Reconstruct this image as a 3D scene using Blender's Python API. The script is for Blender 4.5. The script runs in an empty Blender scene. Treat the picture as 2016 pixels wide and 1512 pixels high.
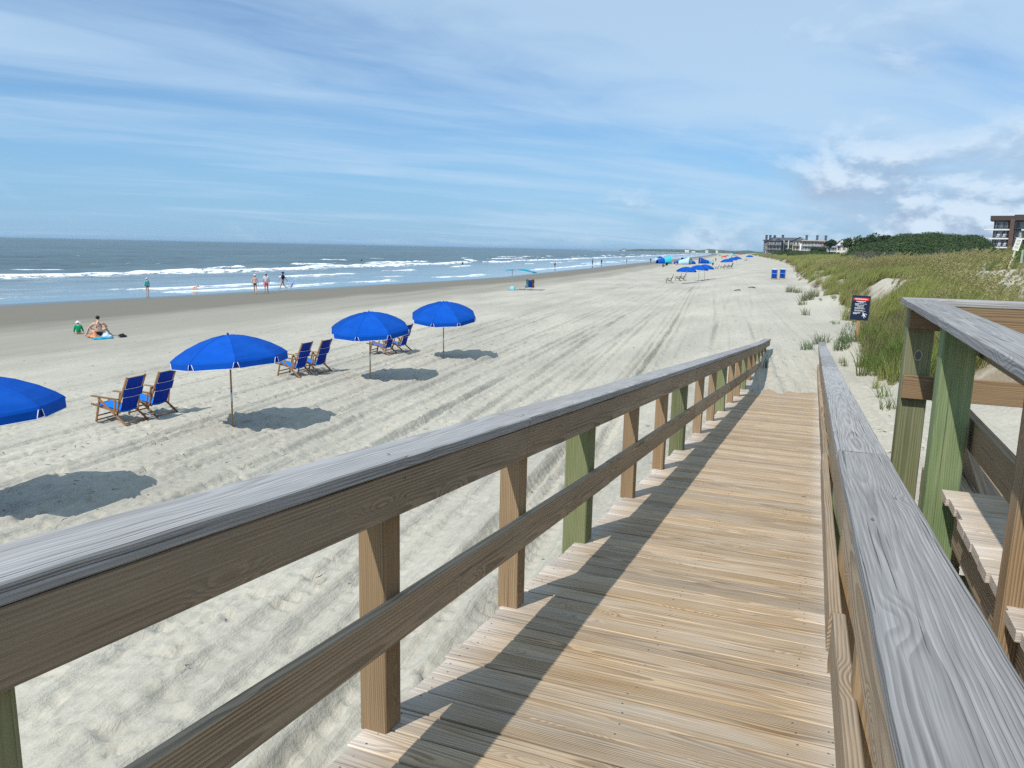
import bpy, bmesh, math, random
import numpy as np
from mathutils import Vector, Matrix, Quaternion
random.seed(7); np.random.seed(7)
C=bpy.context.scene; COL=C.collection; R=math.radians
# ---------------------------------------------------------------- camera
cam_d=bpy.data.cameras.new('camera'); cam=bpy.data.objects.new('camera',cam_d); COL.objects.link(cam)
cam_d.sensor_width=36; cam_d.lens=1514/2016*36; cam_d.clip_start=.02; cam_d.clip_end=60000
PITCH,ROLL=R(10.0418),R(1.2412)
fw=Vector((0,math.cos(PITCH),-math.sin(PITCH))); r0=Vector((1,0,0)); d0=Vector((0,-math.sin(PITCH),-math.cos(PITCH)))
rr=math.cos(ROLL)*r0-math.sin(ROLL)*d0; dd=math.sin(ROLL)*r0+math.cos(ROLL)*d0
cam.matrix_world=Matrix(((rr.x,-dd.x,-fw.x,0),(rr.y,-dd.y,-fw.y,0),(rr.z,-dd.z,-fw.z,0),(0,0,0,1)))
C.camera=cam
C.view_settings.view_transform='Standard'; C.view_settings.look='None'; C.view_settings.exposure=0.0; C.view_settings.gamma=1
C.cycles.max_bounces=6; C.cycles.transparent_max_bounces=8; C.cycles.use_denoising=False
# ---------------------------------------------------------------- node helpers
class NT:
    def __init__(s,nt): s.nt=nt; s.n=nt.nodes; s.l=nt.links
    def _in(s,sock,v):
        if v is None: return
        if isinstance(v,bpy.types.NodeSocket): s.l.new(v,sock)
        elif isinstance(v,(tuple,list)) and len(v)==3 and sock.type=='RGBA': sock.default_value=(*v,1)
        else: sock.default_value=v
    def m(s,op,a,b=None,c=None,clamp=False):
        n=s.n.new('ShaderNodeMath'); n.operation=op; n.use_clamp=clamp
        s._in(n.inputs[0],a); s._in(n.inputs[1],b); s._in(n.inputs[2],c); return n.outputs[0]
    def v(s,op,a,b=None,sc=None):
        n=s.n.new('ShaderNodeVectorMath'); n.operation=op; s._in(n.inputs[0],a); s._in(n.inputs[1],b)
        if sc is not None: s._in(n.inputs['Scale'],sc)
        return n.outputs['Value'] if op in('LENGTH','DISTANCE','DOT_PRODUCT') else n.outputs[0]
    def sep(s,a): n=s.n.new('ShaderNodeSeparateXYZ'); s._in(n.inputs[0],a); return n.outputs
    def comb(s,x=0,y=0,z=0): n=s.n.new('ShaderNodeCombineXYZ'); [s._in(n.inputs[i],q) for i,q in enumerate((x,y,z))]; return n.outputs[0]
    def attr(s,name): n=s.n.new('ShaderNodeAttribute'); n.attribute_name=name; return n.outputs
    def noise(s,vec,scale=1.,det=3.,rough=.5,dist=0.,col=False):
        n=s.n.new('ShaderNodeTexNoise'); s._in(n.inputs['Vector'],vec); n.inputs['Scale'].default_value=scale
        n.inputs['Detail'].default_value=det; n.inputs['Roughness'].default_value=rough; n.inputs['Distortion'].default_value=dist
        return n.outputs['Color' if col else 'Fac']
    def vor(s,vec,scale=1.,feat='F1',rnd=1.):
        n=s.n.new('ShaderNodeTexVoronoi'); n.feature=feat; s._in(n.inputs['Vector'],vec); n.inputs['Scale'].default_value=scale; n.inputs['Randomness'].default_value=rnd; return n.outputs
    def mix(s,f,a,b,mode='MIX'):
        n=s.n.new('ShaderNodeMix'); n.data_type='RGBA'; n.blend_type=mode; s._in(n.inputs[0],f); s._in(n.inputs[6],a); s._in(n.inputs[7],b); return n.outputs[2]
    def map(s,v,a,b,c=0.,d=1.,smooth=False):
        n=s.n.new('ShaderNodeMapRange'); n.interpolation_type='SMOOTHSTEP' if smooth else 'LINEAR'
        s._in(n.inputs['Value'],v)
        for k,q in zip(('From Min','From Max','To Min','To Max'),(a,b,c,d)): s._in(n.inputs[k],q)
        return n.outputs[0]
    def bump(s,h,st=.3,dist=.01,nrm=None):
        n=s.n.new('ShaderNodeBump'); s._in(n.inputs['Height'],h); s._in(n.inputs['Strength'],st); s._in(n.inputs['Distance'],dist); s._in(n.inputs['Normal'],nrm); return n.outputs[0]
def newmat(name):
    m=bpy.data.materials.new(name); m.use_nodes=True; nt=m.node_tree; b=nt.nodes['Principled BSDF']; return m,NT(nt),b
def mat(name,col,rough=.6,spec=.3,var=.0,vs=8.,metal=0.,bump=0.,bs=60.,trans=0.):
    m,N,b=newmat(name); g=N.n.new('ShaderNodeTexCoord').outputs['Object']
    c=(*col,1)
    if var>0:
        f=N.noise(g,vs,4,.6); k=N.map(f,.3,.7,1-var,1+var); c=N.v('SCALE',tuple(col),None,k)
        N.l.new(c,b.inputs['Base Color'])
    else: b.inputs['Base Color'].default_value=c
    b.inputs['Roughness'].default_value=rough; b.inputs['Specular IOR Level'].default_value=spec; b.inputs['Metallic'].default_value=metal
    if bump>0: N.l.new(N.bump(N.noise(g,bs,4,.6),bump,.01),b.inputs['Normal'])
    if trans>0:
        tr=N.n.new('ShaderNodeBsdfTranslucent'); N._in(tr.inputs[0],c if not isinstance(c,tuple) else (col[0],col[1],col[2]))
        mx=N.n.new('ShaderNodeMixShader'); mx.inputs[0].default_value=trans
        N.l.new(b.outputs[0],mx.inputs[1]); N.l.new(tr.outputs[0],mx.inputs[2]); N.l.new(mx.outputs[0],N.n['Material Output'].inputs[0])
    return m
# ---------------------------------------------------------------- sun and sky
SUN_AZ,SUN_EL=R(222),R(51)
sd=Vector((math.sin(SUN_AZ)*math.cos(SUN_EL),math.cos(SUN_AZ)*math.cos(SUN_EL),math.sin(SUN_EL)))
sun_d=bpy.data.lights.new('sun','SUN'); sun_d.energy=4.5; sun_d.angle=R(.55); sun_d.color=(1,.955,.88)
sun=bpy.data.objects.new('sun',sun_d); COL.objects.link(sun); sun.rotation_euler=sd.to_track_quat('Z','Y').to_euler()
W=bpy.data.worlds.new('World'); C.world=W; W.use_nodes=True; N=NT(W.node_tree)
bg=N.n['Background']; sky=N.n.new('ShaderNodeTexSky'); sky.sky_type='NISHITA'; sky.sun_disc=False
sky.sun_elevation=SUN_EL; sky.sun_rotation=SUN_AZ; sky.air_density=1.; sky.dust_density=.3; sky.ozone_density=4.0; sky.altitude=5
D=N.n.new('ShaderNodeTexCoord').outputs['Generated']; dx,dy,dz=N.sep(D)
zz=N.m('ADD',N.m('MAXIMUM',dz,0.),.09)
px=N.m('DIVIDE',dx,zz); py=N.m('DIVIDE',dy,zz)
az=N.m('ARCTAN2',dx,dy)   # radians, right positive
# high veil of cirrus: streaks on a flat layer
rot=R(28); u=N.m('ADD',N.m('MULTIPLY',px,math.cos(rot)),N.m('MULTIPLY',py,math.sin(rot))); v_=N.m('SUBTRACT',N.m('MULTIPLY',py,math.cos(rot)),N.m('MULTIPLY',px,math.sin(rot)))
P1=N.comb(N.m('MULTIPLY',u,.34),N.m('MULTIPLY',v_,.95),3.1)
wp=N.v('SCALE',N.v('SUBTRACT',N.noise(P1,.8,3,.5,col=True),(.5,.5,.5)),None,1.3)
P1w=N.v('ADD',P1,wp)
c1=N.noise(P1w,1.05,7,.56); c2=N.noise(N.v('ADD',P1w,(7,3,1)),3.2,5,.6)
veil=N.m('ADD',N.m('MULTIPLY',c1,.8),N.m('MULTIPLY',c2,.2))
# more cover high up and to the right, clear pocket low on the left
cov=N.m('ADD',N.map(dz,.10,.30,-.085,.19),N.map(az,-.55,.45,-.02,.10))
veil=N.map(N.m('ADD',veil,cov),.36,.70,0,1,True)
veil=N.m('MULTIPLY',veil,.80)
skyc=N.mix(1.,sky.outputs[0],(.80,1.0,1.14),'MULTIPLY')
sk=N.v('SCALE',skyc,None,.115)
# soft pale band of far haze right at the horizon
hz=N.map(dz,0.,.24,.70,0,True)
sk=N.mix(hz,sk,(.235,.475,.80))
col=N.mix(veil,sk,(.52,.71,.91))
# low cumulus bank, mostly to the right
P2=N.comb(N.m('MULTIPLY',az,1.),N.m('MULTIPLY',dz,1.9),.7)
k1=N.noise(P2,5.2,8,.58,.25); k2=N.noise(N.v('ADD',P2,(.0,.03,0)),5.2,8,.58,.25)
am=N.m('ADD',N.map(az,-.02,.44,-.22,.10),N.map(dz,.02,.27,.085,-.24))
cm=N.map(N.m('ADD',k1,am),.44,.72,0,1,True)
lit=N.map(N.m('SUBTRACT',k1,k2),-.05,.06,0,1,True)
cc=N.mix(lit,(.38,.49,.66),(.72,.84,.97))
col=N.mix(N.m('MULTIPLY',cm,.85),col,cc)
# few small bright puffs
P3=N.comb(N.m('MULTIPLY',az,1.),N.m('MULTIPLY',dz,2.4),4.7)
k3=N.noise(P3,9.5,6,.55,.2)
pm=N.m('MULTIPLY',N.map(N.m('ADD',k3,N.map(az,.1,.7,-.1,.03)),.64,.80,0,1,True),N.map(dz,.28,.17,0,1,True))
col=N.mix(N.m('MULTIPLY',pm,.5),col,(.85,.90,.97))
N.l.new(col,bg.inputs[0]); bg.inputs[1].default_value=1.0
# ---------------------------------------------------------------- shore frame and ground height
A0=math.radians(15.5); CT,ST=math.cos(A0),math.sin(A0)
YR=math.radians(21.46); E2=(math.sin(YR),math.cos(YR)); L2=(math.cos(YR),-math.sin(YR))
def xy(t,w): return (t*ST+w*CT, t*CT-w*ST)
def tw(x,y): return (x*ST+y*CT, x*CT-y*ST)
def _h(ix,iy,seed):
    n=(ix.astype(np.int64)*374761393+iy.astype(np.int64)*668265263+seed*1442695041)&0x7fffffff
    n=((n^(n>>13))*1274126177)&0x7fffffff
    return ((n^(n>>16))&0xffff)/32767.5-1.0
def vn(x,y,seed=0):
    x=np.asarray(x,float);y=np.asarray(y,float)
    ix=np.floor(x);iy=np.floor(y);fx=x-ix;fy=y-iy
    fx=fx*fx*fx*(fx*(fx*6-15)+10);fy=fy*fy*fy*(fy*(fy*6-15)+10)
    a=_h(ix,iy,seed);b=_h(ix+1,iy,seed);c=_h(ix,iy+1,seed);d=_h(ix+1,iy+1,seed)
    return (a*(1-fx)+b*fx)*(1-fy)+(c*(1-fx)+d*fx)*fy
def fbm(x,y,o=4,seed=0):
    s=0;a=1.;f=1.
    for k in range(o): s=s+a*vn(x*f,y*f,seed+k*17);a*=.5;f*=2.03
    return s/1.9
def ss(a,b,x):
    u=np.clip((x-a)/(b-a),0,1);return u*u*(3-2*u)
WS_T=[-200,0,41,52,67,91,118,273,476,1500,3000,3150,3350,3600,9000]
WS_W=[-70,-55,-48,-45.5,-42,-37.5,-34.5,-33.5,-32,-32,-68,-170,-480,-620,-620]
def ws(t): return np.interp(t,WS_T,WS_W)+.5*vn(np.asarray(t)/9.,np.zeros_like(t,dtype=float),5)
def toe(t):
    return np.interp(t,[-50,5,10,14,18,24,41,80,136,300,600,9000],[6,5.6,5.2,4.6,3.9,4.9,5.9,7,11,16,20,60])+1.0*vn(np.asarray(t)/5.,np.zeros_like(t,dtype=float),9)+.4*vn(np.asarray(t)/1.7,np.zeros_like(t,dtype=float),10)
def terrain(t,w):
    t=np.asarray(t,float);w=np.asarray(w,float)
    s_=ws(t)
    a=np.clip((w-s_)/(-25-s_),0,1)
    z=-4.55+.35*a
    z=z+.17*np.clip((w+25)/14.5,0,1)+.06*np.clip((w+10.5)/4.5,0,1)
    z=z+1.1*(0.5*ss(-7,3.5,w)+.5*np.clip((w+6)/9,0,1))+.07*np.clip((w-3)/3,0,1)
    z=np.where(w<s_,-4.55-(s_-w)*.03,z); z=np.maximum(z,-9)
    d=w-toe(t)
    z=z+1.05*ss(0,2.0,d)+.75*ss(3,14,d)+(.62*fbm(t/8,w/5,3,21)*ss(.5,5,d)+.28*fbm(t/1.8,w/1.8,2,22)*ss(.2,2,d))+.75*np.exp(-((t-41)/9)**2-((w-13)/3.5)**2)-.35*np.exp(-((t-28)/8)**2-((w-11)/3)**2)
    z=z+.9*ss(30,90,d)
    z=z+.6*np.exp(-((t-47)/4)**2-((w-6.5)/2.5)**2)
    # ramp mound
    x,y=xy(t,w); s=x*E2[0]+y*E2[1]; l=x*L2[0]+y*L2[1]
    zm=-2.88-.075*(l+.85)+.02*vn(s*2,l*2,31)+.24*np.exp(-((s-21.5)/2.0)**2-((l+1.65)/.42)**2)
    m=ss(13.5,16.2,s)*(1-ss(24,28,s))*ss(-4.2,-1.5,l)*(1-ss(.35,1.7,l))
    z=z*(1-m)+zm*m
    z=z+.30*np.exp(-((t-25.3)/1.5)**2-((w-3.85)/1.0)**2)
    return z
TR=[(-2.2,1.7,.0,.06,.17),(-2.9,.32,.0,.07,.10),(-3.6,1.5,.35,.05,.14),(-4.6,1.6,.1,.05,.15),(-5.6,1.55,.3,.07,.14),(-6.3,1.6,.7,.05,.12),(-7.9,1.6,.5,.06,.13),(-9.0,1.5,.9,.05,.13),(-11.6,1.6,.2,.05,.12),(-12.3,1.6,.55,.04,.1),(-14.6,1.6,.7,.045,.11),(-17.5,1.6,.4,.04,.11),(-.2,1.5,.6,.04,.12),(1.2,1.5,.25,.03,.1)]
def detail(t,w):
    t=np.asarray(t,float);w=np.asarray(w,float); z=np.zeros_like(t)
    on=ss(-27,-20,w)*(1-ss(2.5,4.5,w))
    for (c,g,ph,dp,wd) in TR:
        mc=c+.35*np.sin(t/17+ph*6)+.012*(t-10)*(ph-.4)
        for o in (0,g):
            x=w-mc-o+.02*vn(t*1.5,np.zeros_like(t),int(ph*10))
            tread=.5+.5*np.sin(t*2*math.pi/.22+x*8)
            z=z+on*(-1.8*(1-.5*ss(25,60,t))*dp*(.55+.45*ss(-.5,.4,vn(t/3.,np.zeros_like(t)+c,int(abs(c)*10))))*np.exp(-(x/wd)**4)*(1-.25*tread)+(1-.5*ss(25,60,t))*dp*.6*np.exp(-((np.abs(x)-wd*1.75)/(wd*.4))**2)*(1+.5*vn(t*3,w*3,3)))
    rough=.35+.65*ss(-.15,.45,fbm(t/4,w/2.2,3,44))
    amp=on*(.022*fbm(t*1.6,w*2.2,3,51)*rough+.03*np.minimum(0,vn(t*3.6,w*5.2,55)+.1)*rough+0.026*fbm(t*.14,w*6.0,3,58)*(1.3-rough))
    z=z+amp*(1-.8*np.exp(-((w+3.05)/.6)**4))
    return z

def gz(t,w): return float(terrain(np.array([float(t)]),np.array([float(w)]))[0])
def P3d(t,w,dz=0.): x,y=xy(t,w); return Vector((x,y,gz(t,w)+dz))
def RP(s,l,z): return Vector((s*E2[0]+l*L2[0],s*E2[1]+l*L2[1],z))   # ramp frame: along, to the right, up
RAMP_ROT=-YR
# ---------------------------------------------------------------- object helpers
def tag(o,label=None,cat=None,group=None,kind=None):
    if label: o['label']=label
    if cat: o['category']=cat
    if group: o['group']=group
    if kind: o['kind']=kind
    return o
def empty(name,loc=(0,0,0),rz=0.,label=None,cat=None,group=None):
    o=bpy.data.objects.new(name,None); COL.objects.link(o); o.location=loc; o.rotation_euler=(0,0,rz); o.empty_display_size=.2
    return tag(o,label,cat,group)
def link(name,me,parent=None,mats=()):
    o=bpy.data.objects.new(name,me); COL.objects.link(o)
    for m in mats: me.materials.append(m)
    if parent is not None: o.parent=parent
    return o
def copy_tree(o,parent=None):
    c=o.copy(); COL.objects.link(c); c.parent=parent
    for ch in list(o.children): copy_tree(ch,c)
    return c
class MB:
    def __init__(s): s.V=[]; s.F=[]; s.M=[]; s.G=[]; s.Rn=[]; s.smooth=[]
    def add(s,vs,fs,mi=0,g=None,rn=None,sm=False):
        b=len(s.V); s.V+= [tuple(v) for v in vs]; s.F+=[tuple(b+i for i in f) for f in fs]; s.M+=[mi]*len(fs); s.smooth+=[sm]*len(fs)
        s.G+= [tuple(q) for q in g] if g is not None else [tuple(v) for v in vs]
        r=rn or (random.random(),random.random(),random.random()); s.Rn+=[r]*len(vs)
    def board(s,p0,p1,up,w,th,mi=0,seg=None,jit=.0012,ch=.003,rn=None,goff=0.):
        """plank from p0 to p1, w across, th along 'up'; centred on the line"""
        p0=Vector(p0);p1=Vector(p1);ax=(p1-p0);L=ax.length;ax/=L;up=Vector(up);up=(up-ax*up.dot(ax)).normalized();sd_=ax.cross(up)
        n=max(1,int(round(L/(seg or max(.15,L)))))
        hw,ht=w/2,th/2
        prof=[(-hw,-ht+ch),(-hw,ht-ch),(-hw+ch,ht),(hw-ch,ht),(hw,ht-ch),(hw,-ht+ch),(hw-ch,-ht),(-hw+ch,-ht)]
        vs=[];g=[];rn=rn or (random.random(),random.random(),random.random())
        for i in range(n+1):
            x=L*i/n; jy=random.uniform(-jit,jit); jz=random.uniform(-jit,jit)*.6
            for (a,b) in prof:
                vs.append(p0+ax*x+sd_*(a+jy)+up*(b+jz)); g.append((x+goff,a,b))
        fs=[]
        for i in range(n):
            for j in range(8):
                k=(j+1)%8; fs.append((i*8+j,i*8+k,(i+1)*8+k,(i+1)*8+j))
        fs.append(tuple(range(7,-1,-1))); fs.append(tuple(n*8+j for j in range(8)))
        s.add(vs,fs,mi,g,rn)
    def box(s,c,d,rot=None,mi=0):
        c=Vector(c); vs=[]
        for x in(-.5,.5):
            for y in(-.5,.5):
                for z in(-.5,.5):
                    q=Vector((x*d[0],y*d[1],z*d[2])); q=rot@q if rot is not None else q; vs.append(c+q)
        s.add(vs,[(0,1,3,2),(4,6,7,5),(0,4,5,1),(2,3,7,6),(0,2,6,4),(1,5,7,3)],mi)
    def tube(s,pts,rad,n=8,mi=0,cap=True,sm=True):
        pts=[Vector(p) for p in pts]; rad=rad if isinstance(rad,(list,tuple)) else [rad]*len(pts); vs=[];g=[]
        t=(pts[1]-pts[0]).normalized(); a=t.orthogonal().normalized(); acc=0.
        for i,p in enumerate(pts):
            if i>0: acc+=(p-pts[i-1]).length
            tt=(pts[min(i+1,len(pts)-1)]-pts[max(i-1,0)]).normalized(); a=(a-tt*a.dot(tt)).normalized(); b=tt.cross(a)
            for k in range(n):
                an=2*math.pi*k/n; o=a*math.cos(an)*rad[i]+b*math.sin(an)*rad[i]; vs.append(p+o); g.append((acc,math.cos(an)*rad[i],math.sin(an)*rad[i]))
        fs=[]
        for i in range(len(pts)-1):
            for k in range(n):
                l=(k+1)%n; fs.append((i*n+k,i*n+l,(i+1)*n+l,(i+1)*n+k))
        if cap: fs.append(tuple(range(n-1,-1,-1))); fs.append(tuple((len(pts)-1)*n+k for k in range(n)))
        s.add(vs,fs,mi,g,sm=sm)
    def sphere(s,c,r,n=10,m=7,mi=0,sc=(1,1,1)):
        c=Vector(c);vs=[c+Vector((0,0,r*sc[2]))]
        for i in range(1,m):
            th=math.pi*i/m
            for k in range(n):
                ph=2*math.pi*k/n; vs.append(c+Vector((r*sc[0]*math.sin(th)*math.cos(ph),r*sc[1]*math.sin(th)*math.sin(ph),r*sc[2]*math.cos(th))))
        vs.append(c-Vector((0,0,r*sc[2]))); fs=[(0,1+k,1+(k+1)%n) for k in range(n)]
        for i in range(m-2):
            for k in range(n): a=1+i*n+k;b=1+i*n+(k+1)%n; fs.append((a,a+n,b+n,b))
        e=len(vs)-1; fs+=[(e,e-n+(k+1)%n,e-n+k) for k in range(n)]
        s.add(vs,fs,mi,sm=True)
    def build(s,name,mats,parent=None,origin=None,wood=True):
        me=bpy.data.meshes.new(name); o0=Vector(origin) if origin is not None else Vector((0,0,0))
        me.from_pydata([tuple(Vector(v)-o0) for v in s.V],[],s.F); me.update()
        me.polygons.foreach_set('material_index',s.M); me.polygons.foreach_set('use_smooth',s.smooth)
        if wood:
            a=me.attributes.new('g','FLOAT_VECTOR','POINT'); a.data.foreach_set('vector',np.array(s.G,dtype=np.float32).ravel())
            a=me.attributes.new('rnd','FLOAT_VECTOR','POINT'); a.data.foreach_set('vector',np.array(s.Rn,dtype=np.float32).ravel())
        o=link(name,me,parent,mats if isinstance(mats,(list,tuple)) else [mats])
        if origin is not None: o.location=o0
        return o
# ---------------------------------------------------------------- wood
def wood(name,light,dark,grey=(.42,.42,.42),gr=.35,ring=.0065,rs=.62,rough=.8,bs=.35,knots=1.,blot=.25,ends=None,strk=.18,wav=.55):
    m,N,b=newmat(name); g=N.attr('g')['Vector']; rn=N.attr('rnd')['Vector']; gx,gy,gz_=N.sep(g); r1,r2,r3=N.sep(rn)
    off=N.v('SCALE',rn,None,37.)
    gs=N.v('ADD',g,off)
    # pith line wandering under the face
    oy=N.m('MULTIPLY',N.m('SUBTRACT',r1,.5),.16); oz=N.m('ADD',.018,N.m('MULTIPLY',r2,.09))
    tilt=N.m('MULTIPLY',N.m('MULTIPLY',N.m('SUBTRACT',r3,.5),.045),gx)
    wob=N.m('MULTIPLY',N.m('SUBTRACT',N.noise(N.v('MULTIPLY',gs,(.55,.0,.0)),1.,2,.5),.5),.07)
    kv=N.v('MULTIPLY',gs,(1.,4.2,.5)); vo=N.vor(kv,1.6); kd=vo['Distance']
    kr=N.m('MULTIPLY',N.map(kd,.0,.30,1,0,True),.040*knots)
    fine=N.m('MULTIPLY',N.m('SUBTRACT',N.noise(N.v('MULTIPLY',gs,(1.5,20,20)),1.,3,.55),.5),.011*wav)
    yy=N.m('ADD',gy,oy); zz_=N.m('ADD',N.m('ADD',gz_,oz),N.m('ADD',tilt,wob))
    rad=N.m('SQRT',N.m('ADD',N.m('MULTIPLY',yy,yy),N.m('MULTIPLY',zz_,zz_)))
    rad=N.m('ADD',N.m('ADD',rad,kr),fine)
    fr=N.m('FRACT',N.m('DIVIDE',rad,ring))
    late=N.m('MULTIPLY',N.map(fr,.15,.82,0,1,True),N.map(fr,.90,1.,1,0,True))
    amp=N.map(N.noise(N.v('MULTIPLY',gs,(1.2,5,5)),1.,2,.5),.3,.7,.35,1.)
    late=N.m('MULTIPLY',late,amp)
    streak=N.noise(N.v('MULTIPLY',gs,(3.,170,170)),1.,3,.6)
    blt=N.noise(N.v('MULTIPLY',gs,(1.6,9,9)),1.,4,.6)
    c=N.mix(N.m('MULTIPLY',late,rs),light,dark)
    gf=N.m('ADD',N.m('MULTIPLY',N.map(blt,.35,.7,0,1),blot),gr)
    gf=N.m('ADD',gf,N.m('MULTIPLY',N.m('SUBTRACT',r1,.5),.30),None,True)
    c=N.mix(N.m('MULTIPLY',gf,N.map(late,0,1,1.,.55)),c,grey)
    if ends is not None:
        L0,L1,cl=ends; e=N.m('MAXIMUM',N.map(N.m('ADD',gx,N.m('MULTIPLY',blt,.4)),L0,L0+.45,1,0,True),N.map(N.m('SUBTRACT',gx,N.m('MULTIPLY',blt,.3)),L1-.4,L1,0,1,True))
        c=N.mix(N.m('MULTIPLY',e,.75),c,cl)
    c=N.v('SCALE',c,None,N.map(streak,.25,.75,1-strk,1+strk*.9))
    c=N.v('SCALE',c,None,N.map(r3,0,1,.80,1.15))
    kk=N.map(kd,.022,.052,1,0,True); kk=N.m('MULTIPLY',kk,N.m('GREATER_THAN',N.sep(vo['Color'])[0],.5))
    c=N.mix(N.m('MULTIPLY',kk,.8*min(1,knots)),c,tuple(q*.28 for q in dark))
    crk=N.noise(N.v('MULTIPLY',gs,(1.0,120,120)),1.,2,.5); crk=N.map(crk,.29,.34,1,0)
    c=N.mix(N.m('MULTIPLY',crk,.55),c,tuple(q*.25 for q in dark))
    N.l.new(c,b.inputs['Base Color']); b.inputs['Roughness'].default_value=rough; b.inputs['Specular IOR Level'].default_value=.25
    h=N.m('SUBTRACT',N.m('ADD',N.m('MULTIPLY',late,.5),N.m('MULTIPLY',streak,.55)),N.m('MULTIPLY',crk,1.6))
    N.l.new(N.bump(h,bs,.0035),b.inputs['Normal'])
    return m
M={}
M['deck']=wood('deck_wood',(.475,.335,.19),(.15,.085,.038),(.43,.38,.315),gr=.14,ring=.0075,rs=.95,blot=.6,bs=.6,strk=.26,ends=(.0,1.62,(.70,.68,.66)))
M['cap']=wood('cap_wood',(.335,.325,.31),(.10,.095,.09),(.32,.32,.325),gr=.25,ring=.0070,rs=.62,bs=.8,knots=.5,blot=.45,strk=.34,wav=.25)
M['side']=wood('side_wood',(.41,.30,.19),(.12,.075,.042),(.32,.275,.215),gr=.14,ring=.0115,rs=.95,blot=.4,strk=.24,knots=1.6,wav=.7)
M['post']=wood('post_wood',(.33,.215,.115),(.13,.073,.032),(.26,.215,.15),gr=.25,ring=.0075,rs=.9,knots=1.2,blot=.2)
M['green']=wood('green_wood',(.185,.215,.095),(.068,.092,.034),(.24,.22,.14),gr=.2,ring=.010,rs=.9,knots=1.2,blot=.6)
M['teal']=wood('teal_wood',(.135,.205,.09),(.05,.10,.04),(.22,.25,.13),gr=.15,ring=.010,rs=.9,knots=.8,blot=.8)
M['screw']=mat('screw_steel',(.09,.085,.08),.5,.5)
M['beam']=wood('beam_wood',(.30,.29,.14),(.17,.15,.06),(.3,.3,.2),gr=.15,ring=.008)
# ---------------------------------------------------------------- ground
def grow(a0,a1,d,rate,far):
    out=[a0]; x=a0
    while x<a1: x+=d; out.append(x)
    dd_=d
    while x<far: dd_=d+(x-a1)*rate; x+=dd_; out.append(x)
    return np.array(out)
ts=grow(.5,16,.06,.0075,9000); ts=np.concatenate([np.array([-400,-200,-100,-50,-25,-12,-6,-3,-1.5,-.5]),ts])
wr=grow(0,4.5,.07,.018,4000); wl=-grow(0,15,.058,.016,800)[::-1]; wsx=np.concatenate([wl[:-1],wr])
T,Wg=np.meshgrid(ts,wsx,indexing='ij')
Z=terrain(T,Wg)
near=(T<140)
Zd=np.zeros_like(Z); idx=ts<140; Zd[idx]=detail(T[idx],Wg[idx])*np.clip((140-T[idx])/60,0,1)
nt_,nw_=T.shape
# stamped footprints
rs_=np.random.RandomState(3)
for k in range(5200):
    t0=rs_.uniform(1,1)+rs_.rand()**1.6*42; w0=rs_.uniform(-17,3.6) if rs_.rand()<.8 else -8.5+rs_.randn()*2.5
    i0=np.searchsorted(ts,t0); j0=np.searchsorted(wsx,w0)
    if abs(w0+3.05)<.55 and rs_.rand()<.85: continue
    if i0>=nt_-8 or j0>=nw_-8: continue
    dti=max(.07,ts[i0+1]-ts[i0]); ri=int(.35/dti)+2; rj=6
    a=slice(max(0,i0-ri),i0+ri); b=slice(max(0,j0-rj),j0+rj)
    an=rs_.rand()*math.pi; sc=rs_.uniform(.7,1.3)
    dt_=T[a,b]-t0; dw_=Wg[a,b]-w0; p=(dt_*math.cos(an)+dw_*math.sin(an))/(.12*sc); q=(-dt_*math.sin(an)+dw_*math.cos(an))/(.06*sc)
    rr2=p*p+q*q; dp=rs_.uniform(.02,.052)
    Zd[a,b]+=-dp*np.exp(-rr2**2.2)+dp*.5*np.exp(-((np.sqrt(rr2)-1.35)/.28)**2)
Z=Z+Zd
X,Y=xy(T,Wg)
def gridmesh(name,X,Y,Z,attrs={}):
    n,m=X.shape; me=bpy.data.meshes.new(name); me.vertices.add(n*m)
    me.vertices.foreach_set('co',np.stack([X,Y,Z],-1).astype(np.float32).ravel())
    i=np.arange(n-1)[:,None]*m+np.arange(m-1)[None,:]
    q=np.stack([i,i+m,i+m+1,i+1],-1).reshape(-1,4)
    # keep faces looking up
    v0=np.array([X.ravel()[q[0,0]],Y.ravel()[q[0,0]]]);v1=np.array([X.ravel()[q[0,1]],Y.ravel()[q[0,1]]]);v2=np.array([X.ravel()[q[0,2]],Y.ravel()[q[0,2]]])
    if (v1-v0)[0]*(v2-v0)[1]-(v1-v0)[1]*(v2-v0)[0]<0: q=q[:,::-1]
    me.loops.add(q.size); me.loops.foreach_set('vertex_index',q.ravel().astype(np.int32))
    me.polygons.add(len(q)); me.polygons.foreach_set('loop_start',np.arange(0,q.size,4,dtype=np.int32)); me.polygons.foreach_set('use_smooth',np.ones(len(q),dtype=bool))
    for k,a in attrs.items():
        at=me.attributes.new(k,'FLOAT_VECTOR','POINT'); at.data.foreach_set('vector',np.stack(a,-1).astype(np.float32).ravel())
    me.update(calc_edges=True); return me
veg=ss(.2,2.2,Wg-toe(T))
m,N,b=newmat('sand'); tv=N.attr('tw')['Vector']; t_,w_,v_=N.sep(tv); hv=N.attr('hv')['Vector']; hveg,hh,_=N.sep(hv)
st=N.comb(N.m('MULTIPLY',t_,.35),w_,0.)
big=N.noise(st,.30,5,.6); mid=N.noise(st,1.6,4,.6); fin=N.noise(tv,9.,5,.65); fin2=N.noise(tv,42.,3,.6)
dry=N.mix(N.map(big,.35,.68),(.485,.460,.385),(.37,.352,.298))
dry=N.mix(N.m('MULTIPLY',N.map(mid,.52,.74),.33),dry,(.36,.345,.31))  # greyer sand patches, darkened further to paint in footprint shade
dry=N.v('SCALE',dry,None,N.map(fin,.3,.7,.86,1.10)); dry=N.v('SCALE',dry,None,N.map(fin2,.3,.7,.93,1.05))
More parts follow.
